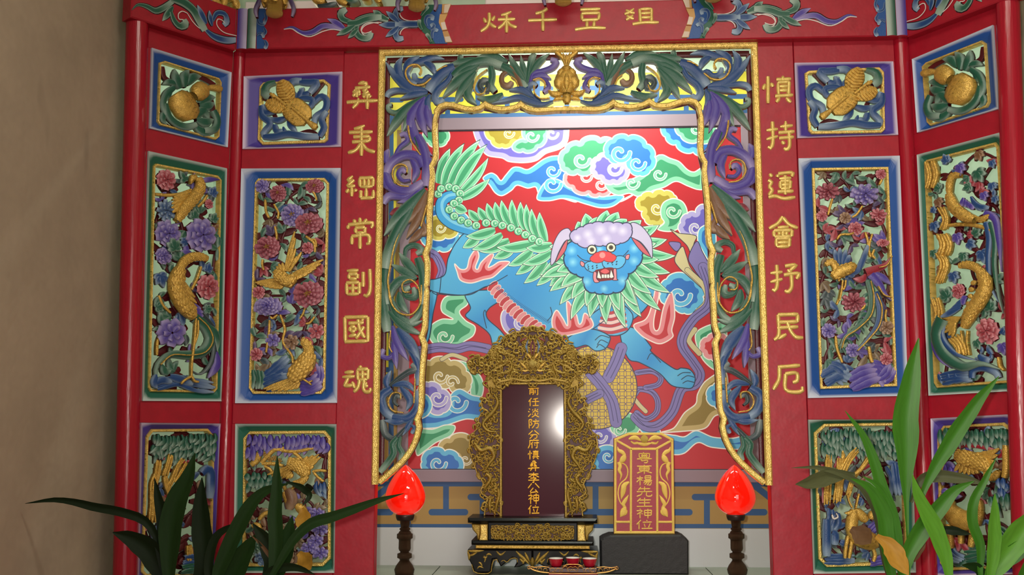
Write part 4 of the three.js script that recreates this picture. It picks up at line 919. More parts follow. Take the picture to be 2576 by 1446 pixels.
// ---- ivy, two long gold birds
{
  const P = PL.rw2, g = { gold: M.goldOld, z: 0.0, dome: 0.42 };
  filler(P, 40, ['g', 'd', 'd', 'b', 'r'], [[290, 400, 80], [380, 860, 70], [425, 1050, 60], [250, 1180, 100], [440, 500, 60]], 0.025, 0.024);
  G(P, 'trunk', `Ge 52 120,160 135,230 120,300
Ge 40 180,400 205,460 190,520
Gr 60 190,540 210,600 190,650
Ge 44 170,640 200,700 170,800
Ge 46 150,880 170,960 160,1010
Ge 60 240,1080 280,1130 290,1180
Ge 22 190,500 280,490 380,500 470,535
Ge 20 480,1190 490,1240 510,1260`, { ...g, z: -0.006 });
  [['b', 200, 155, 46, 1.9], ['p', 270, 185, 50, -1.5], ['n', 370, 115, 44, -1.4], ['b', 440, 160, 36, -1.4], ['g', 365, 215, 62, -1.2], ['b', 440, 280, 40, -1.6], ['g', 320, 290, 44, 3.4], ['g', 160, 300, 46, 2.6], ['n', 155, 365, 44, -1.2], ['b', 130, 420, 32, 1.2], ['b', 135, 490, 48, -1.4], ['p', 255, 550, 50, -1.5], ['g', 350, 540, 44, 0.6], ['b', 320, 590, 46, -0.6], ['b', 388, 640, 60, -1.4], ['n', 452, 630, 52, -1.5], ['g', 288, 650, 46, -1.7], ['g', 132, 635, 40, -1.5], ['n', 178, 720, 56, -1.7], ['b', 235, 755, 52, -1.4], ['g', 205, 870, 66, 2.3], ['p', 395, 330, 40, -1.4], ['b', 455, 350, 34, -1.5], ['g', 360, 1110, 44, -1.2], ['b', 495, 1060, 34, 1.2], ['p', 495, 1130, 50, -1.4], ['g', 430, 930, 60, 1.6]].forEach(q => ivy(P, q[1], q[2], q[3], q[0], q[4]));
  bloom(P, 425, 1052, 66, 'r'); bloom(P, 270, 842, 40, 'r', {});
  G(P, 'bird', `Gr 40 290,235 250,235 232,280 232,340
Gr 66 232,330 250,390 300,440 365,470`, g);
  feathers(P, 4, '300,350 330,380', '', '290,395 315,400 340,405 360,410', 30, 'wing_feather', M.paint, 'p'); feathers(P, 4, '340,345 370,390', '', '380,415 400,420 420,415 440,405', 30, 'wing_feather', M.paint, 'b'); feathers(P, 4, '350,440 370,470', '', '400,480 420,470 435,455 440,440', 24, 'feather', M.goldOld);
  G(P, 'tail_plume', `pt 40 410,430 460,460 480,560 490,660 495,740
bt 34 415,480 430,560 425,680 440,820 480,900
gt 30 440,480 462,580 458,700 480,860 505,960`, { z: -0.004 });
  G(P, 'bird', `Gr 46 285,712 320,705 365,715 410,760
Gr 80 395,735 425,800 400,880 350,950 310,1035`, g);
  feathers(P, 5, '370,790 330,960', '', '340,800 330,830 330,860 320,900 300,960', 28, 'feather', M.goldOld);
  feathers(P, 5, '300,880 290,930', '', '255,930 230,950 210,965 195,972 185,978', 32, 'wing_feather', M.paint, 'b'); feathers(P, 3, '320,870 310,890', '', '290,880 285,895 290,910', 28, 'wing_feather', M.paint, 'p');
  feathers(P, 6, '290,980 260,1010', '', '195,985 190,1010 195,1040 205,1060 225,1075 245,1085', 24, 'feather', M.goldOld);
  G(P, 'bird_leg', `Ge 13 285,1050 295,1110 310,1180\nGe 13 320,1050 318,1110 330,1180`, { gold: M.goldOld });
  G(P, 'tail_plume', `gt 78 195,985 165,1070 200,1170 300,1240 400,1225 500,1255
pt 40 170,1010 150,1120 180,1200 240,1250
bt 36 200,1010 190,1080 260,1170 380,1210`, { z: 0.002 });
  G(P, 'rock', `br 60 180,1310 260,1290 340,1290
be 40 340,1300 345,1260 400,1245 470,1275 480,1300
br 40 380,1180 400,1200 440,1210
bl 30 160,1280 170,1300 180,1330
bl 30 210,1270 215,1300 220,1330
bl 30 250,1275 255,1300 258,1330`, { z: -0.006 });
}
// ---- eagle among branches
{
  const P = PL.lf3;
  filler(P, 44, ['n', 'e', 'g', 'p', 'b', 'd'], [[650, 500, 180], [450, 250, 260]], 0.024, 0.028);
  G(P, 'branch', `Ge 60 180,460 230,420 250,350
Ge 40 270,440 330,380 380,330 480,310
Ge 34 380,320 560,340 740,310
Ge 30 560,350 600,380 640,420
Ge 34 280,450 380,450 470,470
Ge 26 300,470 350,500 370,530
Ge 26 730,520 790,510 850,515
Ge 24 740,530 790,580 830,610
Ge 40 250,950 300,900 380,880
Ge 50 190,1010 240,1000 260,1060
Ge 30 470,640 510,720 560,660`, { z: -0.008 });
  for (const [x, y] of [[300, 360], [350, 410], [390, 400], [430, 425]]) bloom(P, x, y, 26, 'e', { c: ['#8a6a2e', '#b9974e'], rings: [[1, 6, 0.6], [0.5, 4, 0.6]] });
  G(P, 'eagle', `Gr 130 520,440 600,460 660,510 690,560
Gr 70 690,550 650,600 600,625 560,620`, { dome: 0.4, z: 0.002 });
  feathers(P, 7, '610,440 690,500', '', '640,400 690,385 740,375 790,365 810,390 780,420 745,470', 34, 'feather', M.goldCarved);
  feathers(P, 6, '520,470 560,540', '', '330,548 370,560 420,572 460,580 500,585 530,580', 34, 'feather', M.goldCarved);
  fringe(P, 160, 850, 195, 2, 95, 52, 'p', -10); fringe(P, 150, 260, 300, 2, 95, 52, 'p', -14); fringe(P, 770, 860, 250, 1, 90, 44, 'p', -10);
  fringe(P, 150, 480, 530, 3, 80, 52, 'g', -6); fringe(P, 770, 860, 610, 2, 100, 44, 'b', 10);
  G(P, 'beast', `nr 120 500,680 540,760 520,860\nGr 60 480,700 500,760 520,820\nGr 90 590,820 650,880 640,960`, { dome: 0.35 });
  for (const [x, y] of [[770, 900], [720, 1000], [800, 1040], [760, 1140], [700, 1200], [800, 1250]]) bloom(P, x, y, 80, 'p', { rings: [[1, 7, 0.5], [0.6, 5, 0.5]], squash: 0.7 });
  bloom(P, 290, 1290, 80, 'b', {}); bloom(P, 220, 1200, 80, 'g', {}); bloom(P, 480, 1290, 90, 'n', {});
}
{
  const P = PL.lw3;
  filler(P, 36, ['n', 'd', 'd', 'b', 'r'], [], 0.026, 0.03);
  G(P, 'trunk', `Ge 60 370,980 380,800 390,640 420,540
Ge 50 430,420 420,500 400,600
Ge 50 540,370 520,450 480,560
Ge 40 650,400 600,480 540,620 500,680
Ge 40 690,440 640,520 580,620
Ge 44 480,560 500,650 540,760
Ge 50 700,1180 710,1260 700,1320`, { gold: M.goldOld, z: -0.006 });
  G(P, 'branch', `rl 30 560,420 600,370 660,330
rl 30 560,380 560,350 570,330
rl 30 640,440 690,430 720,420
rl 26 430,520 410,500 400,490
rl 30 480,420 500,390 520,350`, { z: -0.008 });
  fringe(P, 385, 930, 190, 4, 90, 40, 'g', -14);
  G(P, 'rock', `be 90 820,540 860,500 900,520 905,620 895,760
br 110 390,1000 420,1100 440,1220
br 120 660,1340 720,1320 800,1340
gr 90 640,1400 720,1390 800,1400`, { z: -0.006 });
}
// ---- deer under the trees
{
  const P = PL.rf3;
  filler(P, 40, ['n', 'd', 'g', 'b', 'k'], [[430, 1060, 90], [290, 1150, 70]], 0.025, 0.028);
  G(P, 'trunk', `Ge 40 262,700 255,850 250,1010
Ge 34 330,720 320,850 300,1000
Ge 40 440,660 390,720 340,830 320,990
Ge 26 350,650 350,720 330,800
Ge 30 520,700 470,780 420,840 380,960
Ge 24 500,740 450,800 400,830
Ge 30 580,780 560,850 590,930`, { z: -0.006 });
  G(P, 'branch', `rl 26 400,760 430,720 470,690\nrl 24 470,800 510,770 560,750\nrl 24 300,780 320,740 330,700\nre 24 225,760 230,900 232,1000`, { z: -0.01 });
  fringe(P, 225, 730, 545, 4, 70, 30, 'g', 4);
  G(P, 'deer', `Gr 62 490,1110 450,1070 415,1040
Gr 78 415,1040 400,1110 400,1180 440,1220
Gr 120 390,1180 470,1220 560,1250
Ge 24 375,1200 360,1280 355,1340
Ge 24 400,1210 390,1280 380,1340
Ge 24 520,1260 540,1320 530,1360`, { dome: 0.42, z: 0.002 });
  G(P, 'antler', `Ge 12 400,1030 380,990 370,950
Ge 12 420,1030 430,980 440,940
Gl 26 405,1045 380,1060 350,1060`, { z: 0.008 });
  G(P, 'deer', `Gr 50 520,1100 530,1070 560,1060\nGr 70 560,1080 600,1120 600,1200`, { dome: 0.4, z: -0.002 });
  G(P, 'rock', `br 90 290,1050 290,1120 260,1180
be 60 250,1100 250,1200 250,1330
be 50 280,1180 300,1190 300,1260
br 60 240,1350 330,1350 420,1350
br 46 330,1240 370,1260 380,1280
pr 60 520,1370 600,1350 660,1340
br 90 660,760 680,850 690,960
pr 66 520,1180 560,1150 600,1160`, { z: -0.008 });
  G(P, 'rock_curl', `wc 12 300,1060 310,1085 285,1095 275,1070`, { z: 0.008 });
}
{
  const P = PL.rw3;
  filler(P, 40, ['r', 'd', 'n', 'g', 'p', 'b'], [[1150, 720, 80], [1080, 1080, 90]], 0.025, 0.03);
  fringe(P, 945, 1350, 545, 2, 72, 34, 'g', 2);
  G(P, 'branch', `rl 34 1020,680 1100,630 1200,610\nre 26 1060,640 1180,650 1300,680\nrl 30 1300,720 1330,690 1310,660\nGe 24 1000,700 970,740 960,800\nGe 40 1350,640 1350,800 1340,840`, { gold: M.goldOld, z: -0.008 });
  G(P, 'bird', `Gr 110 1060,700 1140,730 1230,760 1260,800`, { gold: M.goldOld, dome: 0.36, z: 0.0 });
  feathers(P, 6, '1150,700 1240,740', '', '1200,690 1240,680 1280,670 1320,660 1310,700 1290,740', 28, 'feather', M.goldOld);
  feathers(P, 6, '1080,740 1160,780', '', '1040,800 1070,815 1100,820 1130,825 1160,820 1190,815', 28, 'feather', M.goldOld);
  G(P, 'bird', `Gr 46 1250,790 1250,830 1290,840 1320,800`, { gold: M.goldOld, dome: 0.4, z: 0.002 });
  fringe(P, 940, 1060, 770, 2, 60, 34, 'p', 0); fringe(P, 1310, 1360, 840, 3, 60, 30, 'b', 4); fringe(P, 1260, 1360, 950, 2, 70, 34, 'g', 4);
  G(P, 'beast', `Gr 130 980,1020 1040,1080 1120,1110 1180,1080
Gr 90 960,990 1000,1000 1000,1060
Gr 60 1190,980 1190,1060 1180,1140
Ge 40 1000,1130 1010,1200 1015,1280
Ge 40 1150,1130 1150,1200 1140,1270
Ge 34 1080,1140 1080,1200 1080,1250`, { gold: M.goldOld, dome: 0.38 });
  G(P, 'rock', `br 66 955,1190 970,1260 1020,1330 1090,1360
gr 80 1100,1340 1200,1330 1300,1350
gr 70 1290,1150 1330,1200 1340,1290
kr 60 1250,1260 1300,1280 1350,1310`, { z: -0.006 });
}
// ================================================================ the painted wall: fret border, frame boards and the lion painting
{
  const PPM = 1700;                                             // canvas pixels per metre of wall
  const a = FW.l(1027, 1181), b = FW.l(1862, 318), x0 = a[0], x1 = b[0], y0 = a[1], y1 = b[1];
  const cv = document.createElement('canvas'); cv.width = Math.round((x1 - x0) * PPM); cv.height = Math.round((y1 - y0) * PPM);
  const g = cv.getContext('2d'), H = cv.height;
  const XY = (k, x, y) => { const p = FW.l(k.x0 + x / k.s, k.y0 + y / k.s); return [(p[0] - x0) * PPM, H - (p[1] - y0) * PPM]; };
  const S = k => 2.04 / k.s;                                    // canvas pixels per crop pixel
  g.lineJoin = g.lineCap = 'round';
  const pts = (k, s) => (typeof s === 'string' ? nums(s) : s).map(([x, y]) => XY(k, x, y));
  const smoothPath = (P, closed) => {
    g.beginPath(); const n = P.length, q = i => closed ? P[(i + n) % n] : P[Math.max(0, Math.min(n - 1, i))];
    g.moveTo(...P[0]);
    for (let i = 0; i < (closed ? n : n - 1); i++) { const p0 = q(i - 1), p1 = q(i), p2 = q(i + 1), p3 = q(i + 2); g.bezierCurveTo(p1[0] + (p2[0] - p0[0]) / 6, p1[1] + (p2[1] - p0[1]) / 6, p2[0] - (p3[0] - p1[0]) / 6, p2[1] - (p3[1] - p1[1]) / 6, p2[0], p2[1]); }
    if (closed) g.closePath();
  };
  const scallopPath = (P, f = 0.3) => {                        // cusps at the points, bulging outwards between them
    let A = 0; P.forEach((p, i) => { const q = P[(i + 1) % P.length]; A += p[0] * q[1] - q[0] * p[1]; }); const o = A > 0 ? 1 : -1;
    g.beginPath(); g.moveTo(...P[0]);
    P.forEach((p, i) => { const q = P[(i + 1) % P.length], nx = (q[1] - p[1]) * o, ny = -(q[0] - p[0]) * o; g.bezierCurveTo(p[0] + (q[0] - p[0]) * 0.15 + nx * f, p[1] + (q[1] - p[1]) * 0.15 + ny * f, q[0] - (q[0] - p[0]) * 0.15 + nx * f, q[1] - (q[1] - p[1]) * 0.15 + ny * f, q[0], q[1]); });
    g.closePath();
  };
  const layered = (path, light, dark, w, line = '#eef0e6') => {  // dark heart, light band, white outline
    path(); g.fillStyle = dark; g.fill(); g.save(); g.clip(); g.strokeStyle = light; g.lineWidth = w * 2; path(); g.stroke(); g.restore();
    g.strokeStyle = line; g.lineWidth = 6; path(); g.stroke();
  };
  const spiral = (k, x, y, r, light, dir = 1, a0 = 0) => {
    const [cx, cy] = XY(k, x, y), R = r * 1.25 * S(k), P = [];
    for (let i = 0; i <= 26; i++) { const t = i / 26, an = a0 + dir * t * 5.6, q = R * (1 - t * 0.74); P.push([cx + Math.cos(an) * q, cy + Math.sin(an) * q]); }
    smoothPath(P); g.strokeStyle = '#eef0e6'; g.lineWidth = R * 0.48; g.stroke(); smoothPath(P); g.strokeStyle = light; g.lineWidth = R * 0.48 - 8; g.stroke();
  };
  const BL = ['#5fb8e2', '#2470c4'], GR = ['#86d2ab', '#36966a'], PU = ['#b0a8de', '#6c62c0'], YE = ['#cdc25c', '#a48f28'], PK = ['#ea9ba2', '#cc2f37'], TN = ['#c2ae72', '#8f7a36'];
  const cloud = (k, s, c, w, f) => layered(() => scallopPath(pts(k, s), f), c[0], c[1], w * S(k)), wave = (k, s, c, w) => layered(() => smoothPath(pts(k, s), true), c[0], c[1], w * S(k));
  g.fillStyle = '#bd1f2b'; g.fillRect(0, 0, cv.width, H);
  // clouds of the upper half
  cloud(KM1, '20,120 60,210 150,240 225,200 225,100 20,90', GR, 30); wave(KM1, '440,60 470,170 520,260 580,320 700,340 760,370 890,380 1000,360 1080,300 1200,260 1262,200 1278,90 1280,40 440,40', PU, 48);
  cloud(KM1, '560,60 600,190 700,250 800,210 880,180 890,60', YE, 40); cloud(KM1, '785,250 880,285 1010,250 1085,150 1090,60 890,70 900,180', GR, 34);
  spiral(KM1, 755, 125, 40, YE[0]); spiral(KM1, 955, 150, 48, GR[0]); spiral(KM1, 1130, 130, 44, PU[0]);
  wave(KM1, '535,515 600,470 650,490 690,535 730,490 790,425 850,420 910,440 960,420 1060,350 1150,322 1240,335 1330,420 1400,500 1560,620 1700,720 1860,640 1740,700 1640,760 1560,770 1450,740 1380,700 1330,720 1220,690 1110,700 1020,650 990,590 920,600 830,575 780,620 700,665 640,640 590,570', BL, 42);
  wave(KM2, '-40,560 60,520 200,590 350,650 480,670 600,660 650,680 560,755 450,770 330,740 200,700 110,690 0,710 -100,690', BL, 34);
  spiral(KM1, 1135, 450, 52, BL[0]); spiral(KM1, 1130, 565, 66, BL[0]);
  cloud(KM2, '130,510 190,450 360,440 500,540 545,620 440,668 345,650 200,600', PK, 34); spiral(KM2, 320, 500, 44, PK[0]); spiral(KM2, 450, 570, 44, PK[0]);
  wave(KM2, '915,340 980,312 1050,342 1130,372 1200,440 1260,460 1345,425 1345,592 1290,612 1200,580 1100,542 1000,592 900,622 850,660 770,672 700,645 600,662 520,622 495,560 640,545 800,480', GR, 44); spiral(KM2, 955, 480, 48, GR[0]); spiral(KM2, 720, 555, 50, GR[0]);
  cloud(KM2, '100,400 140,260 270,200 450,172 560,190 600,300 520,470 380,460 250,475 150,460', GR, 46); spiral(KM2, 280, 355, 62, GR[0]);
  cloud(KM2, '370,410 420,330 500,300 600,380 690,420 640,540 560,560 450,520 385,480', PU, 42); spiral(KM2, 565, 430, 56, PU[0]);
  cloud(KM2, '482,290 550,175 690,150 850,220 918,330 880,450 790,492 700,440 680,350 600,385 520,350', BL, 44); spiral(KM2, 615, 295, 72, BL[0]); spiral(KM2, 765, 385, 58, BL[0]);
  cloud(KM2, '750,740 800,665 900,640 1000,625 1085,660 1110,700 1040,800 1000,890 900,920 830,870 810,800', YE, 46); spiral(KM2, 935, 775, 48, YE[0]);
  wave(KM2, '970,780 1000,720 1080,690 1160,720 1198,800 1180,880 1120,950 1040,975 945,955 1000,900 975,850', GR, 44); spiral(KM2, 1070, 800, 52, GR[0]);
  cloud(KM2, '985,40 1010,160 1100,225 1250,290 1420,290 1420,40', BL, 46); cloud(KM2, '1100,40 1140,150 1290,200 1420,180 1420,40', GR, 34); spiral(KM2, 1270, 90, 40, GR[0]);
  cloud(KM2, '1130,970 1140,900 1200,820 1270,810 1340,740 1420,760 1420,1020 1300,1010', PU, 44); spiral(KM2, 1270, 945, 56, PU[0]);
  wave(KM2, '1290,1060 1300,960 1370,915 1440,930 1440,1230 1380,1220 1320,1120', BL, 36);
  // clouds of the lower half
  cloud(KM1, '60,800 150,760 300,800 420,900 330,1010 260,1120 160,1140 40,1100', BL, 40); cloud(KM1, '60,900 150,840 290,900 320,980 210,1030 80,1020', YE, 36); spiral(KM1, 165, 945, 36, YE[0]);
  wave(KM3, '165,180 240,165 312,170 312,230 258,280 300,340 362,380 350,440 290,480 260,512 170,522 90,500 48,430 70,370 140,330 215,330 145,285 135,230', GR, 34); spiral(KM3, 155, 448, 46, GR[0]);
  cloud(KM3, '555,270 620,250 740,360 700,420 600,432', PU, 34); spiral(KM3, 668, 350, 44, PU[0]);
  wave(KM3, '200,610 300,620 390,700 420,780 400,860 340,860 320,740 240,660', GR, 34); cloud(KM3, '-20,660 60,610 200,610 305,680 335,770 290,830 190,790 110,765 -20,760', TN, 36); spiral(KM3, 125, 715, 42, TN[0]); spiral(KM3, 205, 755, 36, TN[0], -1);
  wave(KM3, '100,960 180,940 200,840 260,800 340,840 420,870 420,1000 300,1002 180,1040 80,1062 -20,1050 -20,940', BL, 34); spiral(KM3, 235, 890, 56, BL[0]); cloud(KM3, '-20,800 50,755 140,800 198,870 150,960 60,950 -20,930', PU, 34); spiral(KM3, 110, 860, 48, PU[0]); wave(KM3, '-30,850 40,840 75,910 40,980 -30,990', BL, 26);
  wave(KM3, '-30,1080 80,1070 160,1042 228,1050 200,1112 100,1160 30,1212 -30,1240', GR, 30);
  cloud(KM3, '115,1195 190,1130 330,1120 400,1200 400,1350 250,1350 240,1260', TN, 34); spiral(KM3, 300, 1275, 30, TN[0]); cloud(KM3, '5,1290 60,1205 160,1215 255,1250 275,1350 20,1350', BL, 34); spiral(KM3, 110, 1300, 46, BL[0]);
  cloud(KM4, '700,160 740,60 880,35 965,90 985,180 940,260 860,290 790,240 720,225', BL, 40); spiral(KM4, 825, 170, 60, BL[0]);
  wave(KM4, '935,430 1000,380 1090,355 1140,360 1140,690 1060,670 990,610 950,530', GR, 34); cloud(KM4, '965,510 1010,450 1090,430 1140,440 1140,600 1040,600 985,560', PK, 34);
  wave(KM4, '1140,690 1010,740 950,830 935,900 860,960 790,1060 710,1090 870,1082 1000,1062 1060,985 1140,930', TN, 34); cloud(KM4, '1010,850 1050,775 1140,765 1140,930 1060,915', BL, 34);
  wave(KM4, '700,1110 790,1110 860,1120 940,1080 1050,1122 1180,1130 1260,1120 1260,1200 1050,1192 950,1160 860,1230 780,1240 700,1220', BL, 34);
  cloud(KM4, '240,1060 370,1060 390,1160 290,1215', PU, 30); spiral(KM4, 290, 1120, 36, PU[0]); cloud(KM4, '360,1060 470,960 560,1060 450,1110', GR, 30); spiral(KM4, 420, 1075, 34, GR[0]); cloud(KM4, '250,1300 270,1210 400,1200 420,1340 250,1340', BL, 34); cloud(KM4, '560,1050 640,1060 700,1090 600,1100', BL, 20); spiral(KM4, 345, 1255, 34, BL[0]);
  // ribbons
  const ribbon = (k, s, w, c, line) => { const P = pts(k, s); smoothPath(P); g.strokeStyle = '#2a2440'; g.lineWidth = (w + 5) * S(k); g.stroke(); smoothPath(P); g.strokeStyle = c; g.lineWidth = w * S(k); g.stroke(); for (const d of line ? [-0.22, 0.18] : []) { smoothPath(P.map(([x, y]) => [x + d * w * S(k), y + d * w * S(k) * 0.4])); g.strokeStyle = '#3c3568'; g.lineWidth = 3; g.stroke(); } };
  const VI = '#8076b4', CRM = '#cdc294';
  const blade = (k, s, c) => { smoothPath(pts(k, s), true); g.fillStyle = c; g.fill(); g.strokeStyle = '#2a2440'; g.lineWidth = 3.5; g.stroke(); };
  blade(KM2, '1055,960 1130,990 1230,1000 1280,1020 1260,1070 1230,1160 1190,1090', CRM); blade(KM2, '1155,1105 1190,1180 1230,1290 1330,1400 1400,1500 1330,1470 1230,1380 1130,1290 1090,1210', CRM); blade(KM2, '1040,1070 1130,1070 1140,1110 1100,1145', VI); blade(KM2, '1280,1060 1330,1150 1400,1300 1420,1500 1330,1400 1250,1290 1210,1200', VI);
  ribbon(KM4, '880,0 990,110 1010,210 930,300 850,420', 34, CRM); ribbon(KM4, '930,400 890,470 960,560', 34, CRM);
  ribbon(KM4, '985,-20 1030,120 1020,240 920,330 850,440 850,520 920,620 965,700 930,770 840,800 780,950 690,1040 600,1050 530,990', 62, VI, true); ribbon(KM4, '540,960 600,1000 670,960 680,880 640,820 560,800 530,830', 36, VI, true); ribbon(KM4, '540,690 640,680 700,720 680,770 600,790', 34, VI, true); ribbon(KM4, '520,860 560,910 600,950', 26, CRM);
  ribbon(KM3, '-20,545 120,520 240,530 330,510 450,530', 62, VI, true); ribbon(KM3, '140,600 210,570 300,600', 26, CRM); ribbon(KM1, '60,1150 130,1190 180,1300 160,1380', 70, VI, true);
  // lion: body, legs, tail
  const skin = (k, s) => { smoothPath(pts(k, s), true); const P = pts(k, s), ys = P.map(p => p[1]), xs = P.map(p => p[0]); const gr = g.createLinearGradient(Math.min(...xs), Math.min(...ys), Math.max(...xs), Math.max(...ys)); gr.addColorStop(0, '#62bde6'); gr.addColorStop(0.45, '#2d8fd4'); gr.addColorStop(0.75, '#5db8e4'); gr.addColorStop(1, '#3a9cd8'); g.fillStyle = gr; g.fill(); g.strokeStyle = '#1c3350'; g.lineWidth = 5; g.stroke(); };
  const px = PX;
  skin(px, '1082,735 1100,738 1090,790 1080,852 1066,866 1060,840 1070,780'); skin(px, '1176,735 1184,775 1172,796 1205,818 1232,842 1246,880 1290,880 1262,835 1226,800 1232,775 1285,735');
  skin(KM4, '430,420 480,590 560,622 690,692 770,772 850,792 912,790 932,725 900,672 840,658 790,662 640,552 632,510 520,390');
  skin(px, '1180,585 1150,608 1128,650 1120,690 1098,702 1080,706 1078,726 1108,738 1180,742 1236,722 1290,790 1370,836 1440,850 1520,840 1610,790 1650,720 1600,680 1480,672 1400,652 1320,626 1250,600');
  skin(px, '1545,760 1590,790 1580,830 1545,845 1490,832 1480,800');
  { const belly = pts(px, '1240,720 1275,765 1315,800 1360,830'); for (let i = 0; i < 15; i++) { const t = i / 14, x = at(belly.map(p => p[0]), t), y = at(belly.map(p => p[1]), t); g.save(); g.translate(x, y); g.rotate(0.8); g.beginPath(); g.ellipse(0, 0, 17, 34, 0, 0, 7); g.fillStyle = i % 2 ? '#d98a92' : '#b83440'; g.fill(); g.strokeStyle = '#e9d9d2'; g.lineWidth = 3; g.stroke(); g.restore(); } }
  for (let i = 0; i < 40; i++) { const t = i / 39, p = XY(px, lerp(1255, 1385, t), lerp(722, 808, t) + Math.sin(t * 3) * 4); g.beginPath(); g.moveTo(...p); g.lineTo(p[0] - 14, p[1] + 10); g.strokeStyle = '#1d5c94'; g.lineWidth = 2.5; g.stroke(); }
  for (let i = 0; i < 7; i++) { const P = pts(KM4, [[280 + i * 6, 410 - i * 22], [370, 420 - i * 22], [470 - i * 3, 395 - i * 24]]); smoothPath(P); g.strokeStyle = i % 2 ? '#e9c6c2' : '#b83a48'; g.lineWidth = 16; g.stroke(); }
  skin(KM4, '60,480 150,412 250,398 352,440 356,482 325,530 260,542 200,505 130,520 60,492');
  const claws = (k, s) => { for (const q of s) { smoothPath(pts(k, q)); g.strokeStyle = '#1c3350'; g.lineWidth = 4; g.stroke(); } };
  claws(KM4, ['355,455 300,440 260,470', '345,490 300,470 275,500', '900,690 850,690 815,710', '925,720 880,710 840,735', '925,755 880,745 850,760', '610,600 640,560 700,620', '240,400 320,340 350,310']); claws(KM3, ['120,160 200,170 300,165 400,130 520,70 580,35', '440,300 430,270 420,300 440,390', '75,150 120,160 135,40', '870,250 880,300 850,340']);
  // bound ball
  { const [cx, cy] = XY(px, 1497, 974), R = 104 * 2.04; g.save(); g.beginPath(); g.arc(cx, cy, R, 0, 7); g.fillStyle = '#d9b945'; g.fill(); g.clip(); g.strokeStyle = '#5e4a78'; g.lineWidth = 2.4; const d = 34; for (let i = -8; i < 9; i++) for (let j = -8; j < 9; j++) { g.beginPath(); g.arc(cx + i * d, cy + j * d, d * 0.71, 0, 7); g.stroke(); g.fillStyle = '#7d5b2a'; g.fillRect(cx + i * d + d / 2 - 3, cy + j * d + d / 2 - 3, 5, 5); } g.restore(); g.beginPath(); g.arc(cx, cy, R, 0, 7); g.strokeStyle = '#3c2f50'; g.lineWidth = 5; g.stroke(); }
  ribbon(KM4, '435,525 400,620 350,720', 76, VI, true); ribbon(KM4, '230,690 300,770 370,880 400,1020', 76, VI, true); ribbon(KM4, '290,830 210,870 150,910', 56, VI, true);
  // paw again on top of the ball
  skin(KM4, '60,470 150,412 250,398 352,440 356,482 325,530 260,542 200,505 130,520 60,492'); claws(KM4, ['355,455 300,440 260,470', '345,490 300,470 275,500', '330,525 290,500 270,520']);
  { const P = pts(KM1, '300,665 220,680 172,740 185,830 250,895 340,935 450,965'); smoothPath(P); g.strokeStyle = '#1c3350'; g.lineWidth = 62; g.stroke(); smoothPath(P); g.strokeStyle = '#3a9fdc'; g.lineWidth = 55; g.stroke(); smoothPath(P.map(p => [p[0] + 6, p[1] - 8])); g.strokeStyle = '#7cc8ea'; g.lineWidth = 16; g.stroke(); }
  // flames
  const flame = (k, s, w) => layered(() => smoothPath(pts(k, s), true), '#e08a92', '#c02c38', w * S(k), '#efe3dc');
  flame(KM1, '290,1255 340,1300 395,1290 420,1200 475,1130 500,1190 470,1280 490,1300 520,1240 600,1170 625,1185 580,1280 620,1270 680,1235 765,1240 690,1310 620,1370 540,1390 430,1420 340,1395 310,1320', 30);
  flame(KM4, '0,270 40,320 75,370 70,210 130,290 150,360 170,350 190,290 240,340 235,390 120,430 30,440 -20,400 -30,330', 24);
  flame(KM4, '520,370 600,330 640,240 680,60 690,160 655,330 660,400 690,390 720,250 775,150 795,300 775,400 780,450 700,495 620,470 560,430', 30);
  // mane
  const lock = (k, x, y, tx, ty, w, b = 0.2) => {
    const [ax, ay] = XY(k, x, y), [bx, by] = XY(k, tx, ty), dx = bx - ax, dy = by - ay, L = Math.hypot(dx, dy), nx = -dy / L, ny = dx / L, W = w * S(k), c = b * L;
    const path = f => { g.beginPath(); g.moveTo(ax - nx * W * f * 0.35, ay - ny * W * f * 0.35); g.bezierCurveTo(ax + dx * 0.3 - nx * W * f + nx * c, ay + dy * 0.3 - ny * W * f + ny * c, ax + dx * 0.75 - nx * W * f * 0.6 + nx * c, ay + dy * 0.75 - ny * W * f * 0.6 + ny * c, bx - dx * (1 - f) * 0.3, by - dy * (1 - f) * 0.3); g.bezierCurveTo(ax + dx * 0.7 + nx * W * f * 0.75 + nx * c * 0.7, ay + dy * 0.7 + ny * W * f * 0.75 + ny * c * 0.7, ax + dx * 0.3 + nx * W * f + nx * c * 0.4, ay + dy * 0.3 + ny * W * f + ny * c * 0.4, ax + nx * W * f * 0.35, ay + ny * W * f * 0.35); g.closePath(); };
    path(1.12); g.fillStyle = '#2c5a4c'; g.fill(); path(1.02); g.fillStyle = '#dcefdc'; g.fill(); path(0.86); g.fillStyle = '#7fcfa5'; g.fill(); path(0.36); g.fillStyle = '#3f9c70'; g.fill();
  };
  const curl = (k, x, y, r) => { const [cx, cy] = XY(k, x, y), R = r * S(k); g.beginPath(); g.arc(cx, cy, R, 0, 7); g.fillStyle = '#7fcfa5'; g.fill(); g.strokeStyle = '#2c5a4c'; g.lineWidth = 3; g.stroke(); const P = []; for (let i = 0; i <= 16; i++) { const t = i / 16, an = 0.6 - t * 7.5, q = R * (1 - t * 0.8); P.push([cx + Math.cos(an) * q, cy + Math.sin(an) * q]); } smoothPath(P); g.strokeStyle = '#e2f2e2'; g.lineWidth = 3.5; g.stroke(); g.beginPath(); g.arc(cx + R * 0.1, cy + R * 0.1, R * 0.35, 0.5, 4); g.strokeStyle = '#3f9c70'; g.lineWidth = R * 0.25; g.stroke(); };
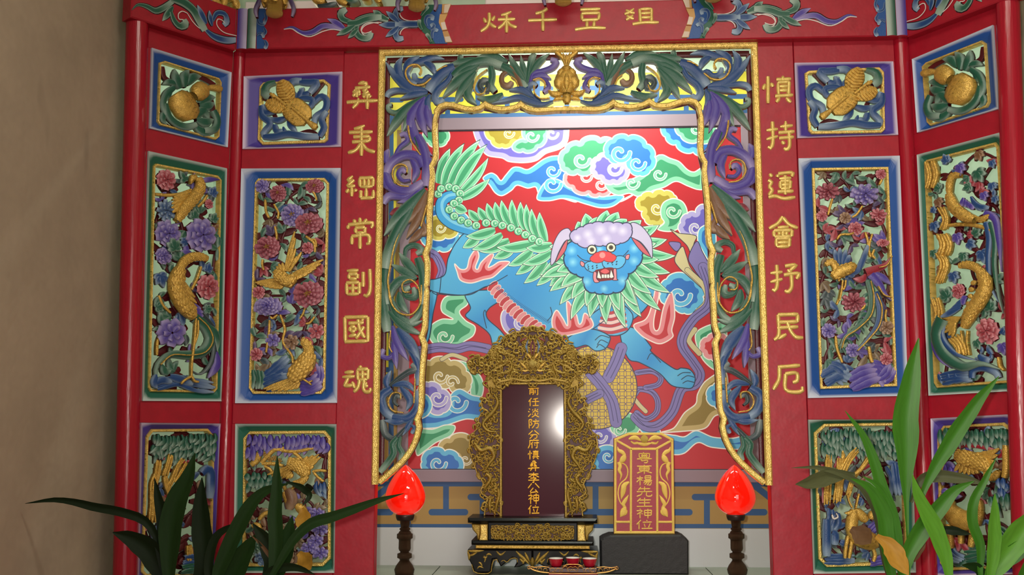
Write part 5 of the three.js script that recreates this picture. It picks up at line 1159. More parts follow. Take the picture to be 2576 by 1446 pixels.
  nums('250,260,150,560 370,220,190,580 505,190,240,590 565,230,300,600 578,340,340,640 592,520,345,690 400,800,300,760').forEach(([tx, ty, x, y], i) => lock(KM1, x, y, tx, ty, 66, i < 4 ? -0.08 : 0.08));
  nums('410,785,500,880 495,765,570,880 570,730,640,890 640,720,700,900 695,705,770,920 785,700,830,940 860,720,900,960 910,740,960,1000 955,780,1010,1030 1025,810,1080,1060').forEach(([tx, ty, x, y]) => lock(KM1, x, y, tx, ty, 50, -0.1));
  nums('1110,1446,1250,1250 1000,1440,1180,1230 890,1420,1080,1230 1030,1350,1230,1180 820,1345,1000,1180 755,1270,960,1140 880,1255,1130,1150 625,1205,800,1110 505,1145,760,1050 655,1110,980,1070 910,1115,1130,1090 360,1115,500,1010 440,1130,700,1000 390,1015,640,960').forEach(([tx, ty, x, y]) => lock(KM1, x, y, tx, ty, 58, -0.12));
  nums('145,650 172,605 238,590 298,605 335,645 325,705 282,732 242,785 285,842 345,876 405,900 475,922 560,900 635,905 700,922 775,942 840,972 900,1002 960,1036 1020,1062').forEach(([x, y]) => curl(KM1, x, y, 36));
  { const head = (a, r) => [1518 + Math.cos(a) * r, 640 + Math.sin(a) * r], reach = a => { const c = Math.cos(a), s = Math.sin(a); return 104 + 66 * Math.max(0, c) * (s > -0.6 ? 1 : 0.3) + 62 * Math.max(0, s) + 30 * Math.max(0, -c) * (s > -0.2 ? 1 : 0); };
    for (let i = 0; i < 25; i++) { const a = -2.3 + i / 25 * 6.283, q = head(a + 0.06, reach(a) + 10 * Math.sin(i * 2.3)); lock(px, ...head(a - 0.15, 70), ...q, 25, 0.1); }
    for (let i = 0; i < 21; i++) { const a = -2.2 + (i + 0.5) / 21 * 6.283, q = head(a + 0.05, reach(a) * 0.8); lock(px, ...head(a - 0.12, 58), ...q, 24, 0.1); } }
  // face
  const face = (k, s, c, lw = 5) => { scallopPath(pts(k, s), 0.22); g.fillStyle = c; g.fill(); g.strokeStyle = '#173050'; g.lineWidth = lw; g.stroke(); };
  face(KM2, '160,1090 140,1180 165,1290 240,1345 300,1370 310,1430 340,1490 400,1500 470,1510 560,1500 640,1480 660,1400 690,1340 765,1275 808,1180 790,1100 740,1040 600,1040 350,1070', '#3299de', 7);
  for (const [x, y, r] of [[200, 1140, 50], [210, 1240, 50], [330, 1410, 50], [640, 1400, 50], [740, 1230, 50], [740, 1120, 50], [480, 1470, 40], [440, 1130, 40]]) { const [cx, cy] = XY(KM2, x, y), R = r * S(KM2), gr = g.createRadialGradient(cx, cy, 0, cx, cy, R); gr.addColorStop(0, '#8ed6f2'); gr.addColorStop(1, 'rgba(142,214,242,0)'); g.fillStyle = gr; g.fillRect(cx - R, cy - R, 2 * R, 2 * R); }
  smoothPath(pts(KM2, '250,1180 300,1220 380,1230 480,1215 580,1200 640,1190 690,1140'), false); g.strokeStyle = '#173050'; g.lineWidth = 4; g.stroke();
  blade(KM2, '280,1230 310,1250 300,1280 275,1260', '#e58b95'); blade(KM2, '670,1180 700,1175 690,1215 665,1210', '#e58b95');
  blade(KM2, '20,1262 25,1150 60,1040 110,968 170,948 200,1000 180,1045 140,1062 90,1150 55,1235', '#c3b9da'); blade(KM2, '895,1205 892,1060 850,980 790,918 720,898 690,960 710,1020 790,1062 850,1130', '#c3b9da');
  blade(KM2, '165,1050 140,1070 90,1160 60,1240 110,1190 150,1130', '#c75a66'); blade(KM2, '720,1030 790,1070 850,1140 880,1190 830,1170 770,1110', '#c75a66');
  { scallopPath(pts(KM2, '185,1000 240,958 300,935 380,905 470,900 560,902 640,910 700,905 720,960 700,1030 620,1075 540,1085 470,1095 400,1090 330,1115 250,1080 200,1050'), 0.2); g.fillStyle = '#b3a8d6'; g.fill(); g.strokeStyle = '#2c2a50'; g.lineWidth = 5; g.stroke(); for (const [x, y, r] of [[450, 960, 60], [340, 1000, 55], [560, 950, 50], [640, 970, 55], [370, 1060, 50], [500, 1040, 50], [250, 1030, 40]]) { const [cx, cy] = XY(KM2, x, y), R = r * S(KM2), gr = g.createRadialGradient(cx, cy, 0, cx, cy, R); gr.addColorStop(0, '#dcd6ee'); gr.addColorStop(1, 'rgba(220,214,238,0)'); g.fillStyle = gr; g.fillRect(cx - R, cy - R, 2 * R, 2 * R); } }
  const disc = (x, y, r, c, line) => { const [cx, cy] = XY(KM2, x, y); g.beginPath(); g.arc(cx, cy, r * S(KM2), 0, 7); g.fillStyle = c; g.fill(); if (line) { g.strokeStyle = '#10182a'; g.lineWidth = line; g.stroke(); } };
  for (const [x, y] of [[375, 1132], [540, 1113]]) { disc(x, y, 40, '#ece4c8', 5); disc(x, y, 17, '#6b5a3a', 3); disc(x, y, 9, '#101010'); }
  face(KM2, '310,1265 360,1235 470,1215 480,1280 450,1310 350,1315', '#58b4e6', 4); face(KM2, '480,1280 470,1215 580,1195 660,1200 650,1260 580,1295', '#58b4e6', 4);
  for (let i = 0; i < 26; i++) { const s = i % 2, [cx, cy] = XY(KM2, (s ? 510 : 340) + (i * 37 % 110), (s ? 1225 : 1265) + (i * 23 % 40)); g.fillStyle = '#12304e'; g.beginPath(); g.arc(cx, cy, 3, 0, 7); g.fill(); }
  { scallopPath(pts(KM2, '358,1215 385,1180 430,1155 500,1150 550,1170 585,1195 560,1232 480,1222 400,1242'), 0.2); g.fillStyle = '#d8404a'; g.fill(); g.strokeStyle = '#6b1a26'; g.lineWidth = 3; g.stroke(); disc(465, 1180, 26, '#ea8f8f'); }
  smoothPath(pts(KM2, '400,1320 440,1300 560,1290 570,1380 500,1400 410,1400'), true); g.fillStyle = '#7a1420'; g.fill(); blade(KM2, '390,1325 415,1330 415,1380 440,1410 400,1415 385,1380', '#e58b95'); blade(KM2, '560,1305 585,1300 590,1380 600,1395 555,1395 565,1370', '#e58b95'); smoothPath(pts(KM2, '450,1320 490,1298 525,1320 490,1340'), true); g.fillStyle = '#d95a62'; g.fill();
  for (const s of ['418,1375 430,1305 455,1370 455,1385', '525,1370 540,1298 565,1370 540,1380']) { const P = pts(KM2, s); g.beginPath(); P.forEach((p, i) => i ? g.lineTo(...p) : g.moveTo(...p)); g.closePath(); g.fillStyle = '#f2efe2'; g.fill(); g.strokeStyle = '#3a2430'; g.lineWidth = 2.5; g.stroke(); }
  for (let i = 0; i < 3; i++) { const [a1, b1] = XY(KM2, 458 + i * 23, 1345); g.fillStyle = '#f2efe2'; g.fillRect(a1, b1, 13, 20); g.strokeStyle = '#3a2430'; g.lineWidth = 2; g.strokeRect(a1, b1, 13, 20); }
  const tex = new THREE.CanvasTexture(cv); tex.colorSpace = THREE.SRGBColorSpace; tex.repeat.set(1 / (x1 - x0), 1 / (y1 - y0)); tex.wrapS = tex.wrapT = THREE.RepeatWrapping; tex.needsUpdate = true;
  const F = FW.at((x0 + x1) / 2, y0), T = thing(F, 'lion_mural', 'wall painting of a blue lion with green mane among clouds on red', 'mural'), hw = (x1 - x0) / 2, hh = y1 - y0;
  tex.offset.set(0.5, 0);
  part(T, 'painting', box(-hw, hw, 0, hh, 0.001, 0.006, 0), std(0xffffff, 0.5, { map: tex }));
  // mauve boards round the painting
  const mauve = std('#8d7a86', 0.5), dk = std('#43404e', 0.6), bw = 0.034;
  for (const [p, q, r, s, n] of [[-hw - bw, hw + bw, hh, hh + bw * 1.15, 'frame_board'], [-hw - bw, hw + bw, -bw * 1.05, 0, 'frame_board'], [-hw - bw, -hw, 0, hh, 'frame_board'], [hw, hw + bw, 0, hh, 'frame_board']]) part(T, n, box(p, q, r, s, 0.001, 0.012, 0.0015), mauve);
  for (const [p, q, r, s] of [[-hw, hw, hh - 0.003, hh], [-hw, hw, 0, 0.003]]) part(T, 'frame_line', box(p, q, r, s, 0.006, 0.008, 0), dk);

  // fret border: yellow ground, blue key pattern, painted flat
  const X0 = FW.l(938, 1250)[0] - 0.12, X1 = FW.l(1940, 1250)[0] + 0.12, Y0 = FW.l(1450, 1328)[1], Y1 = FW.l(1450, 186)[1];
  const c2 = document.createElement('canvas'); c2.width = Math.round((X1 - X0) * 1400); c2.height = Math.round((Y1 - Y0) * 1400);
  const f = c2.getContext('2d'), h2 = c2.height, A = (px0, py0) => { const p = FW.l(px0, py0); return [(p[0] - X0) * 1400, h2 - (p[1] - Y0) * 1400]; };
  f.fillStyle = '#a6874a'; f.fillRect(0, 0, c2.width, h2); f.fillStyle = '#dcd03c';
  const yTop = A(1450, 320)[1]; f.fillRect(0, 0, c2.width, yTop); f.fillRect(0, 0, A(1000, 600)[0] - 8, h2 * 0.72); f.fillRect(A(1890, 600)[0] + 8, 0, c2.width, h2 * 0.72);
  const INK = '#2b5688'; f.strokeStyle = INK; f.lineCap = 'round';
  const ln = (w, ...P) => { f.lineWidth = w; f.beginPath(); P.forEach((p, i) => { const q = A(...p); i ? f.lineTo(...q) : f.moveTo(...q); }); f.stroke(); };
  // bottom run
  ln(20, [900, 1217], [1980, 1217]); ln(17, [900, 1323], [1980, 1323]);
  for (let i = 0; i < 7; i++) { const x = 1122 + i * 188 - 188; ln(24, [x, 1220], [x, 1288]); ln(26, [x - 36, 1288], [x + 48, 1288]); ln(24, [x + 92, 1250], [x + 92, 1318]); ln(26, [x + 62, 1250], [x + 126, 1250]); }
  // top run and sides
  ln(22, [900, 296], [1990, 280]); for (let i = 0; i < 10; i++) { const x = 1126 + (i - 1) * 150; ln(22, [x, 292 - i * 1.5], [x, 252 - i * 1.5]); ln(22, [x - 40, 252 - i * 1.5], [x + 34, 252 - i * 1.5]); ln(22, [x + 76, 262 - i * 1.5], [x + 76, 205 - i * 1.5]); ln(22, [x + 40, 226 - i * 1.5], [x + 110, 226 - i * 1.5]); }
  ln(22, [900, 186], [1990, 172]);
  for (const s of [0, 1]) { const xa = s ? 1893 : 984, d = s ? 1 : -1; ln(22, [xa, 300], [xa, 1215]); for (let y = 330; y < 1200; y += 120) { ln(22, [xa, y], [xa + d * 40, y]); ln(22, [xa + d * 40, y - 26], [xa + d * 40, y + 26]); } ln(26, [s ? 1886 : 992, 1212], [s ? 1950 : 930, 1262]); }
  const t2 = new THREE.CanvasTexture(c2); t2.colorSpace = THREE.SRGBColorSpace; t2.wrapS = t2.wrapT = THREE.RepeatWrapping; t2.repeat.set(1 / (X1 - X0), 1 / (Y1 - Y0)); t2.offset.set(0.5, 0); t2.needsUpdate = true;
  const FF = FW.at((X0 + X1) / 2, Y0), TB = thing(FF, 'fret_border', 'flat yellow wall border with a blue key-fret pattern round the lion painting', 'painted border'), W2 = (X1 - X0) / 2;
  part(TB, 'painted_ground', box(-W2, W2, 0, Y1 - Y0, 0.0002, 0.001, 0), std(0xffffff, 0.6, { map: t2 }));
  // white dado below the border
  const FD = FW.at((X0 + X1) / 2, 0), TD = thing(FD, 'white_dado', 'plain white plaster band between the fret border and the tiled altar top', 'dado');
  part(TD, 'plaster_face', box(-W2, W2, 0, Y0, 0.0002, 0.001, 0), M.white);
}
// fluorescent tube hidden behind the lintel
{
  const F = new Frame(V3(0.07, 2.535, -0.2), V3(0, 0, 1)), T = thing(F, 'fluorescent_lamp', 'fluorescent lamp hidden behind the lintel beam above the lion painting', 'lamp');
  const t = new THREE.CylinderGeometry(0.011, 0.011, 0.42, 16); t.rotateZ(Math.PI / 2);
  part(T, 'lamp_tube', t, new THREE.MeshStandardMaterial({ color: 0xffffff, emissive: 0xf4fff0, emissiveIntensity: 2 }));
  part(T, 'lamp_housing', box(-0.3, 0.3, 0.014, 0.05, -0.02, 0.02, 0.003), std('#e8e8e4', 0.4));
  for (const s of [-1, 1]) part(T, 'hanger', box(s * 0.2 - 0.004, s * 0.2 + 0.004, 0.05, CEIL - 2.535, -0.004, 0.004, 0), std('#888', 0.5));
  areaLight(0xf6fff0, 190, 0.42, 0.03, [0.07, 2.52, -0.2], [0.07, 1.9, -0.38]);
}
// lamps behind the two side bays: the green wall glimpsed through the carvings is lit
for (const [x, lab] of [[-0.74, 'small fluorescent lamp hidden behind the bay with the camellia panel'], [0.74, 'small fluorescent lamp hidden behind the bay with the phoenix panel']]) {
  const T = thing(new Frame(V3(x, 2.5, -0.12), V3(0, 0, 1)), 'fluorescent_lamp', lab, 'lamp'), t = new THREE.CylinderGeometry(0.009, 0.009, 0.3, 14); t.rotateZ(Math.PI / 2);
  part(T, 'lamp_tube', t, new THREE.MeshStandardMaterial({ color: 0xffffff, emissive: 0xf4fff0, emissiveIntensity: 1.5 }));
  part(T, 'lamp_housing', box(-0.16, 0.16, 0.011, 0.04, -0.016, 0.016, 0.003), std('#e8e8e4', 0.4));
  for (const s of [-1, 1]) part(T, 'hanger', box(s * 0.1 - 0.004, s * 0.1 + 0.004, 0.04, CEIL - 2.5, -0.004, 0.004, 0), std('#888', 0.5));
  areaLight(0xf0fff0, 55, 0.3, 0.03, [x, 2.487, -0.12], [x, 1.4, -0.5]);
}
// ceiling light of the hall in front of the shrine
{
  const T = thing(new Frame(V3(0.3, CEIL, 1.7), V3(0, 0, 1)), 'ceiling_light', 'long ceiling light in the hall before the shrine', 'lamp');
  part(T, 'light_housing', wx(-0.65, 0.65, -0.06, 0, -0.16, 0.16), std('#e8e8e4', 0.4));
  part(T, 'light_diffuser', wx(-0.62, 0.62, -0.068, -0.06, -0.14, 0.14), new THREE.MeshStandardMaterial({ color: 0xffffff, emissive: 0xfff8ea, emissiveIntensity: 2 }));
  areaLight(0xfff4e2, 22, 1.24, 0.28, [0.3, CEIL - 0.075, 1.7], [0.3, 0, 1.7]);
}
// ================================================================ things on the altar
const pointsIn = (P, n, tries = 3000, d = 0.01) => { const xs = P.map(p => p[0]), ys = P.map(p => p[1]), o = []; for (let t = 0; t < tries && o.length < n; t++) { const x = rr(Math.min(...xs), Math.max(...xs)), y = rr(Math.min(...ys), Math.max(...ys)); if (inside(P, x, y) && !o.some(q => Math.hypot(q[0] - x, q[1] - y) < d)) o.push([x, y]); } return o; };
const goldDim = std('#aca684', 0.3, { metalness: 0.5, map: rep(goldMap, 12), bumpMap: rep(bumpFine, 18), bumpScale: 0.0012 });
const wine = std('#4a0f16', 0.5);
function scrolls(T, P, n, size, z, mat, name, d, keep) {               // small carved curls crowding an outline and its mirror image
  for (const [x, y] of pointsIn(P, n, 6000, d)) {
    if (keep && x > keep) continue;
    const a = rnd() * 6.28, q = size * rr(0.7, 1.3), L = [];
    for (const [da, k] of rnd() < 0.5 ? [[0, 1], [1.3, 0.8]] : [[0, 1.1]]) L.push([[x, y], polar(x, y, a + da + 0.5, q * k * 0.5), polar(x, y, a + da + 1.2, q * k * 0.8), polar(x, y, a + da + 2.2, q * k * 0.55)]);
    const zz = z + rnd() * 0.005, w = size * rr(0.3, 0.45);
    for (const s of [1, -1]) part(T, name, merge(L.map(l => stroke(l.map(p => [s * p[0], p[1]]), w, { prof: 'c', h: w * 0.55, z: zz, th: 0.006, m: 5, most: 7 }))), mat);
  }
}
{ // ---- the large tablet
  const ZT = -0.36, F0 = new Frame(V3(0, SHELF, ZT), V3(0, 0, 1)), x0 = F0.l(1342, 1300)[0], F = F0.at(x0, 0);
  const T = thing(F, 'spirit_tablet', 'tall dark spirit tablet with a column of gold characters in a carved gilt frame', 'tablet');
  const m1 = mapOf(F, KT1), m2 = mapOf(F, KT2), s1 = mpp(F, KT1, 650, 700), s2 = mpp(F, KT2, 1000, 700);
  // half outlines by distance from the middle line (crop pixels), mirrored
  const half1 = s => nums(s).map(([x, y]) => [(x - 656) * s1, m1(656, y)[1]]), half2 = s => nums(s).map(([x, y]) => [(x - 992) * s2, m2(992, y)[1]]);
  const both = P => P.concat(P.slice().reverse().map(p => [-p[0], p[1]]));
  const crown = half1('656,14 560,50 470,62 400,112 335,172 268,212 226,282 132,280 72,310 58,362 98,410 160,422 232,410 252,446 330,500 376,532 656,532');
  const side = half1('240,440 250,560 256,650 192,662 184,730 216,752 160,832 150,920 86,1010 78,1140 130,1290 176,1400').concat(half2('216,20 250,120 292,200 256,290 292,358 352,372 322,500 306,632 578,640')).concat(half1('376,532 300,470'));
  const crownIn = crown.map(([x, y]) => [x * 0.95, y]);
  part(T, 'crown_board', prism(both(crown.slice(0, -1)), -0.03, 0.004, 0.003), wine); part(T, 'crown_rim', band(smoothLine(crown.slice(0, 16), 40), 0.006, 0.006, { z: 0.004 }), goldDim); part(T, 'crown_rim', band(smoothLine(crown.slice(0, 16), 40).map(p => [-p[0], p[1]]), 0.006, 0.006, { z: 0.004 }), goldDim);
  for (const s of [1, -1]) { part(T, 'side_wing', prism(side.map(([x, y]) => [s * x, y]), -0.022, 0.0, 0.002), wine); part(T, 'wing_rim', band(smoothLine(side.slice(0, 20).map(([x, y]) => [s * x, y]), 50), 0.005, 0.006, { z: 0.001 }), goldDim); }
  scrolls(T, crown.concat([[0, crown[0][1]]]), 150, 0.019, 0.006, goldDim, 'carved_scroll', 0.0085);
  scrolls(T, side, 170, 0.017, 0.002, goldDim, 'carved_scroll', 0.0085, m1(376, 700)[0] - 0.012);
  // dragons
  const dragon = (f, s, w, name = 'dragon') => { for (const q of [1, -1]) part(T, name, stroke(f(s).map(p => [q * p[0], p[1]]), w, { prof: [0.5, 0.9, 1, 1, 0.9, 0.7, 0.35], h: w * 0.6, z: 0.006, th: 0.01 }), goldDim); };
  dragon(half1, '300,620 335,690 290,780 240,830 200,890 240,950 320,960', 0.012); dragon(half1, '120,1060 180,1130 260,1110 300,1180 250,1260 210,1330', 0.014); dragon(half1, '240,330 330,250 430,230 500,240', 0.011); dragon(half1, '260,420 330,380 420,330 470,280', 0.012); dragon(half1, '360,440 450,400 460,330 430,300', 0.012);
  dragon(half2, '330,60 390,120 360,190 320,240 300,300', 0.012); dragon(half2, '400,380 380,470 390,600', 0.011, 'lotus_stem'); dragon(half2, '500,250 510,360 480,480 460,600', 0.012, 'lotus_stem');
  for (let i = 0; i < 8; i++) dragon(half1, `${330 + i * 3},${630 + i * 16} ${360 + i},${620 + i * 16} ${372 - i * 2},${600 + i * 18}`, 0.005, 'dragon_fin');
  // pearl and flames at the middle of the crown
  { const p = half1('656,350')[0], g = new THREE.SphereGeometry(0.011, 16, 12); g.scale(1, 1, 0.7); g.translate(p[0], p[1], 0.016); part(T, 'pearl', g, M.gold); for (const s of [[-1], [1]]) for (const q of ['600,390 570,360 540,330', '620,400 590,410 550,400', '640,300 620,270 600,250']) part(T, 'flame', stroke(half1(q).map(v => [s[0] * v[0], v[1]]), 0.007, { prof: 'l', z: 0.012, th: 0.006 }), M.goldOld); }
  for (const [q, c] of [['610,250 600,180 620,120', '#5b6a86'], ['650,270 640,190 656,130', '#6a3038'], ['600,110 560,130 540,150', '#7a2c30'], ['720,180 712,200 716,215', '#4d9fc4']]) for (const s of [1, -1]) part(T, 'coloured_inlay', paintAll(stroke(half1(q).map(v => [s * v[0], v[1]]), 0.006, { prof: 'l', z: 0.012, th: 0.004 }), c), M.paint);
  // mitred inner frame and the board
  const b0 = m1(376, 530), b1 = m2(578, 642), bw = Math.abs(b0[0]), top = m1(656, 532)[1], bot = m2(992, 642)[1];
  part(T, 'inner_frame', band([[-bw - 0.004, bot], [-bw - 0.004, top + 0.003], [bw + 0.004, top + 0.003], [bw + 0.004, bot]], 0.008, 0.008, { z: 0.002 }), goldDim);
  for (const s of [1, -1]) part(T, 'mitre_board', prism(half1('240,440 376,532 376,610 246,545').map(([x, y]) => [s * x, y]), 0.0, 0.007, 0.002), goldDim);
  part(T, 'lower_rail', band(half1('350,505 430,490 480,478 540,492 600,500 656,490').concat(half1('350,505 430,490 480,478 540,492 600,500').reverse().map(p => [-p[0], p[1]])), 0.008, 0.008, { z: 0.006 }), goldDim);
  part(T, 'board', box(-bw, bw, bot, top, -0.012, 0.003, 0.001), M.lacquer, 'dark plum lacquered board');
  // characters
  const ys = [[972, 994], [1000, 1022], [1026, 1050], [1054, 1078], [1082, 1104], [1104, 1128], [1132, 1156], [1158, 1186], [1188, 1214], [1214, 1240], [1240, 1268], [1270, 1293]];
  [...'前任淡防分府慎彝李公神位'].forEach((ch, i) => part(T, 'character', glyph(ch, (u, v) => F.l(lerp(1328, 1357, u), lerp(ys[i][0], ys[i][1], v)), 0.0033, 0.0012, { z: 0.003, th: 0.001 }), M.yellow, 'gold character ' + ch));
  // stepped plinth
  const Y = y => m2(992, y)[1], X = x => (x - 992) * s2, D = 0.11, zf = 0.075;
  const slab = (x, ya, yb, z0, z1, mat, name, inset = 0.004) => part(T, name, box(-Math.abs(X(x)), Math.abs(X(x)), Y(ya), Y(yb), z0, z1, inset), mat);
  slab(108, 705, 640, -0.07, zf, M.black, 'plinth_slab', 0.006); slab(380, 945, 700, -0.06, zf - 0.018, M.black, 'plinth_waist', 0.002); slab(160, 1000, 940, -0.065, zf, M.black, 'plinth_slab', 0.005); slab(215, 1052, 1000, -0.06, zf - 0.008, M.goldOld, 'beaded_strip', 0.002);
  const gp = both(half2('435,750 435,912')); part(T, 'plinth_panel', box(-Math.abs(X(435)), Math.abs(X(435)), Y(914), Y(748), 0, zf - 0.014, 0.001), wine); part(T, 'panel_rim', band([[X(435), Y(914)], [-X(435), Y(914)], [-X(435), Y(748)], [X(435), Y(748)]], 0.003, 0.003, { z: zf - 0.014, closed: true }), goldDim);
  scrolls(T, [[X(450), Y(905)], [X(992), Y(905)], [X(992), Y(757)], [X(450), Y(757)]], 60, 0.014, zf - 0.013, goldDim, 'carved_leaf', 0.007);
  for (const s of [1, -1]) {
    const sx = P => P.map(([x, y]) => [s * x, y]);
    part(T, 'plinth_bracket', prism(sx(half2('280,728 378,728 378,940 268,940 285,850')), 0.02, zf - 0.004, 0.002), M.gold); part(T, 'plinth_bracket', prism(sx(half2('155,722 285,730 280,850 262,935 240,935 225,860 170,800')), 0.0, zf - 0.01, 0.003), goldDim);
    // cabriole foot
    part(T, 'foot', prism(sx(half2('110,1062 992,1062 992,1200 820,1290 740,1300 780,1240 770,1180 720,1170 640,1230 560,1290 530,1230 500,1185 450,1190 440,1260 420,1370 205,1375 165,1270 115,1180')), -0.05, zf - 0.004, 0.003), M.black);
    const o = (q, w, p = 'l') => part(T, 'gilt_ornament', stroke(sx(half2(q)), w, { prof: p, z: zf - 0.004, h: w * 0.35, th: 0.004, most: 12 }), goldDim);
    o('105,1080 200,1085 335,1075', 0.008); o('110,1090 130,1150 125,1210', 0.008); o('125,1150 180,1130 240,1100', 0.007); o('165,1260 190,1350 210,1370 420,1370 440,1270 470,1200 520,1195 525,1235', 0.0028, 'e'); o('240,1320 270,1290 330,1310', 0.005); o('260,1230 290,1250 310,1290', 0.006); o('340,1230 350,1180 330,1140', 0.005); o('360,1140 400,1120 440,1140', 0.006); o('320,1160 350,1170 380,1150', 0.006);
    o('500,1080 560,1130 630,1080', 0.006); o('770,1080 830,1140 900,1200 960,1270', 0.009); o('890,1095 920,1160 960,1230', 0.008); o('860,1250 890,1200 950,1240', 0.007); o('820,1180 860,1220 880,1250', 0.007); o('570,1220 600,1200 640,1230 700,1180 780,1180 790,1230', 0.0026, 'e'); o('992,1160 992,1250 992,1300', 0.014);
  }
}
scene.children[scene.children.length - 1].rotation.y -= 0.014;   // stands very slightly turned
{ // ---- the red tablet
  const F0 = new Frame(V3(0, SHELF, -0.37), V3(0, 0, 1)), F = F0.at(F0.l(1620, 1400)[0], 0), m = mapOf(F, KT3), s = mpp(F, KT3, 500, 600);
  const T = thing(F, 'red_tablet', 'small red tablet with gold borders and characters on a dark stone base', 'tablet');
  const P = q => nums(q).map(v => m(...v));
  part(T, 'slab', prism(P('240,160 380,105 690,105 805,160 815,1057 240,1057'), -0.035, 0, 0.002), std('#9a142e', 0.45, { bumpMap: rep(bumpFine, 8), bumpScale: 0.0004 }));
  const gm = std('#f2d268', 0.36, { metalness: 0.12, bumpMap: rep(bumpFine, 22), bumpScale: 0.0025 });
  const bd = (q, w, closed) => part(T, 'gold_border', band(P(q), w * s, 0.003, { z: 0, th: 0.002, closed }), gm);
  bd('254,172 384,116 686,116 790,172 800,1045 254,1045', 24, true); bd('262,176 404,258 640,258 785,178', 22); bd('402,258 400,1040', 22); bd('648,258 650,1040', 22); bd('262,946 392,946', 20); bd('660,946 792,946', 20);
  const orn = (q, w, p = 'l') => part(T, 'gold_ornament', stroke(P(q), w * s, { prof: p, z: 0.0005, h: w * s * 0.3, th: 0.002, groove: 0.2 }), gm);
  for (const f of [x => x, x => 1048 - x]) for (const [q, w, p] of [[[[275, 235], [285, 270], [320, 290], [345, 320]], 40, 's'], [[[345, 310], [330, 350], [290, 390]], 60, 'l'], [[[285, 380], [300, 420], [290, 460], [310, 500], [296, 560]], 40, 't'], [[[285, 390], [340, 400], [370, 450], [360, 530], [300, 590], [280, 680], [300, 760], [340, 810]], 13, 'e'], [[[385, 570], [340, 600], [330, 650], [308, 735]], 56, 'l'], [[[380, 690], [350, 740], [330, 780], [345, 810]], 40, 's'], [[[350, 800], [330, 850], [300, 900]], 60, 'l'], [[[340, 820], [350, 850], [330, 890]], 44, 'l']]) orn(q.map(([x, y]) => f(x) + ',' + y).join(' '), w, p);
  orn('380,165 440,150 500,185', 46); orn('690,160 620,150 560,185', 46); orn('440,200 530,215 610,200', 40, 'd'); orn('400,185 430,205 470,200', 24, 'c'); orn('660,185 640,205 590,200', 24, 'c');
  { const g = new THREE.SphereGeometry(38 * s, 18, 12); g.scale(1, 1, 0.3); g.translate(...m(528, 165), 0.002); part(T, 'gold_ornament', g, gm); }
  const ys = [[290, 392], [408, 495], [508, 605], [612, 708], [716, 806], [820, 914], [926, 1018]];
  [...'粵東楊先生神位'].forEach((ch, i) => part(T, 'character', glyph(ch, (u, v) => m(lerp(450, 605, u), lerp(ys[i][0], ys[i][1], v)), 0.0034, 0.0014, { z: 0, th: 0.001 }), gm, 'gold character ' + ch));
  const g0 = P('110,1105 140,1085 200,1062 860,1058 905,1080 932,1112 932,1396 114,1396').map(([x, y]) => [x, Math.max(0, y)]); g0[6][1] = g0[7][1] = 0;
  part(T, 'stone_base', prism(g0, -0.075, 0.035, 0.004), std('#19191c', 0.6, { bumpMap: rep(bumpSoft, 10), bumpScale: 0.001 }));
}
// ---- red lamps
function peachLamp(k, cx, label) {
  const F0 = new Frame(V3(0, SHELF, -0.15), V3(0, 0, 1)), m0 = mapOf(F0, k), x = m0(cx, 500)[0], F = F0.at(x, 0), m = mapOf(F, k), s = mpp(F, k, cx, 600);
  const T = thing(F, 'red_lamp', label, 'lamp'), L = q => nums(q).map(([r, y]) => [r * s, m(cx, y)[1]]);
  const prof = smoothLine(L('1,136 26,150 66,185 110,226 150,278 190,345 220,410 240,480 244,530 232,590 206,640 165,686 118,716 92,730'), 40);
  const bulb = part(T, 'glass_bulb', lathe(prof, 56), new THREE.MeshPhysicalMaterial({ color: '#e01408', emissive: '#ff1604', emissiveIntensity: 0.62, roughness: 0.08, clearcoat: 1, clearcoatRoughness: 0.04, side: THREE.DoubleSide }));
  bulb.userData.label = 'glowing red peach-shaped glass';
  const pt = new THREE.PointLight('#ff2a12', 0.02, 0, 2); pt.position.set(0, m(cx, 480)[1], 0); pt.castShadow = true; pt.shadow.radius = 1; T.add(pt);
  const bronze = std('#4a3526', 0.32, { metalness: 0.85, bumpMap: rep(bumpFine, 14), bumpScale: 0.0015 });
  const y0 = m(cx, 1440)[1];
  part(T, 'socket', lathe(L('90,716 112,728 112,750 106,775 96,796 62,800').concat([]), 40), std('#3a2b28', 0.4, { metalness: 0.6 }));
  part(T, 'stem', lathe(L('60,796 56,850 50,880 64,892 66,905 54,915 72,935 78,950 96,958 96,1008 78,1018 72,1035 74,1130 66,1155 52,1168 56,1180 88,1192 88,1240 64,1252 56,1268 66,1285 100,1330 122,1380 112,1430 84,1470').concat([[70 * s, y0 - 0.012]]), 40), bronze);
  part(T, 'foot', lathe([[70 * s, y0 - 0.01], [110 * s, 0.022], [140 * s, 0.014], [146 * s, 0.004], [144 * s, 0], [0, 0]], 40), bronze);
}
peachLamp(KL1, 424, 'glowing red peach-shaped lamp on a bronze stand, touched by a long dark leaf');
peachLamp(KL2, 517, 'glowing red peach-shaped lamp on a bronze stand beside the small red tablet');
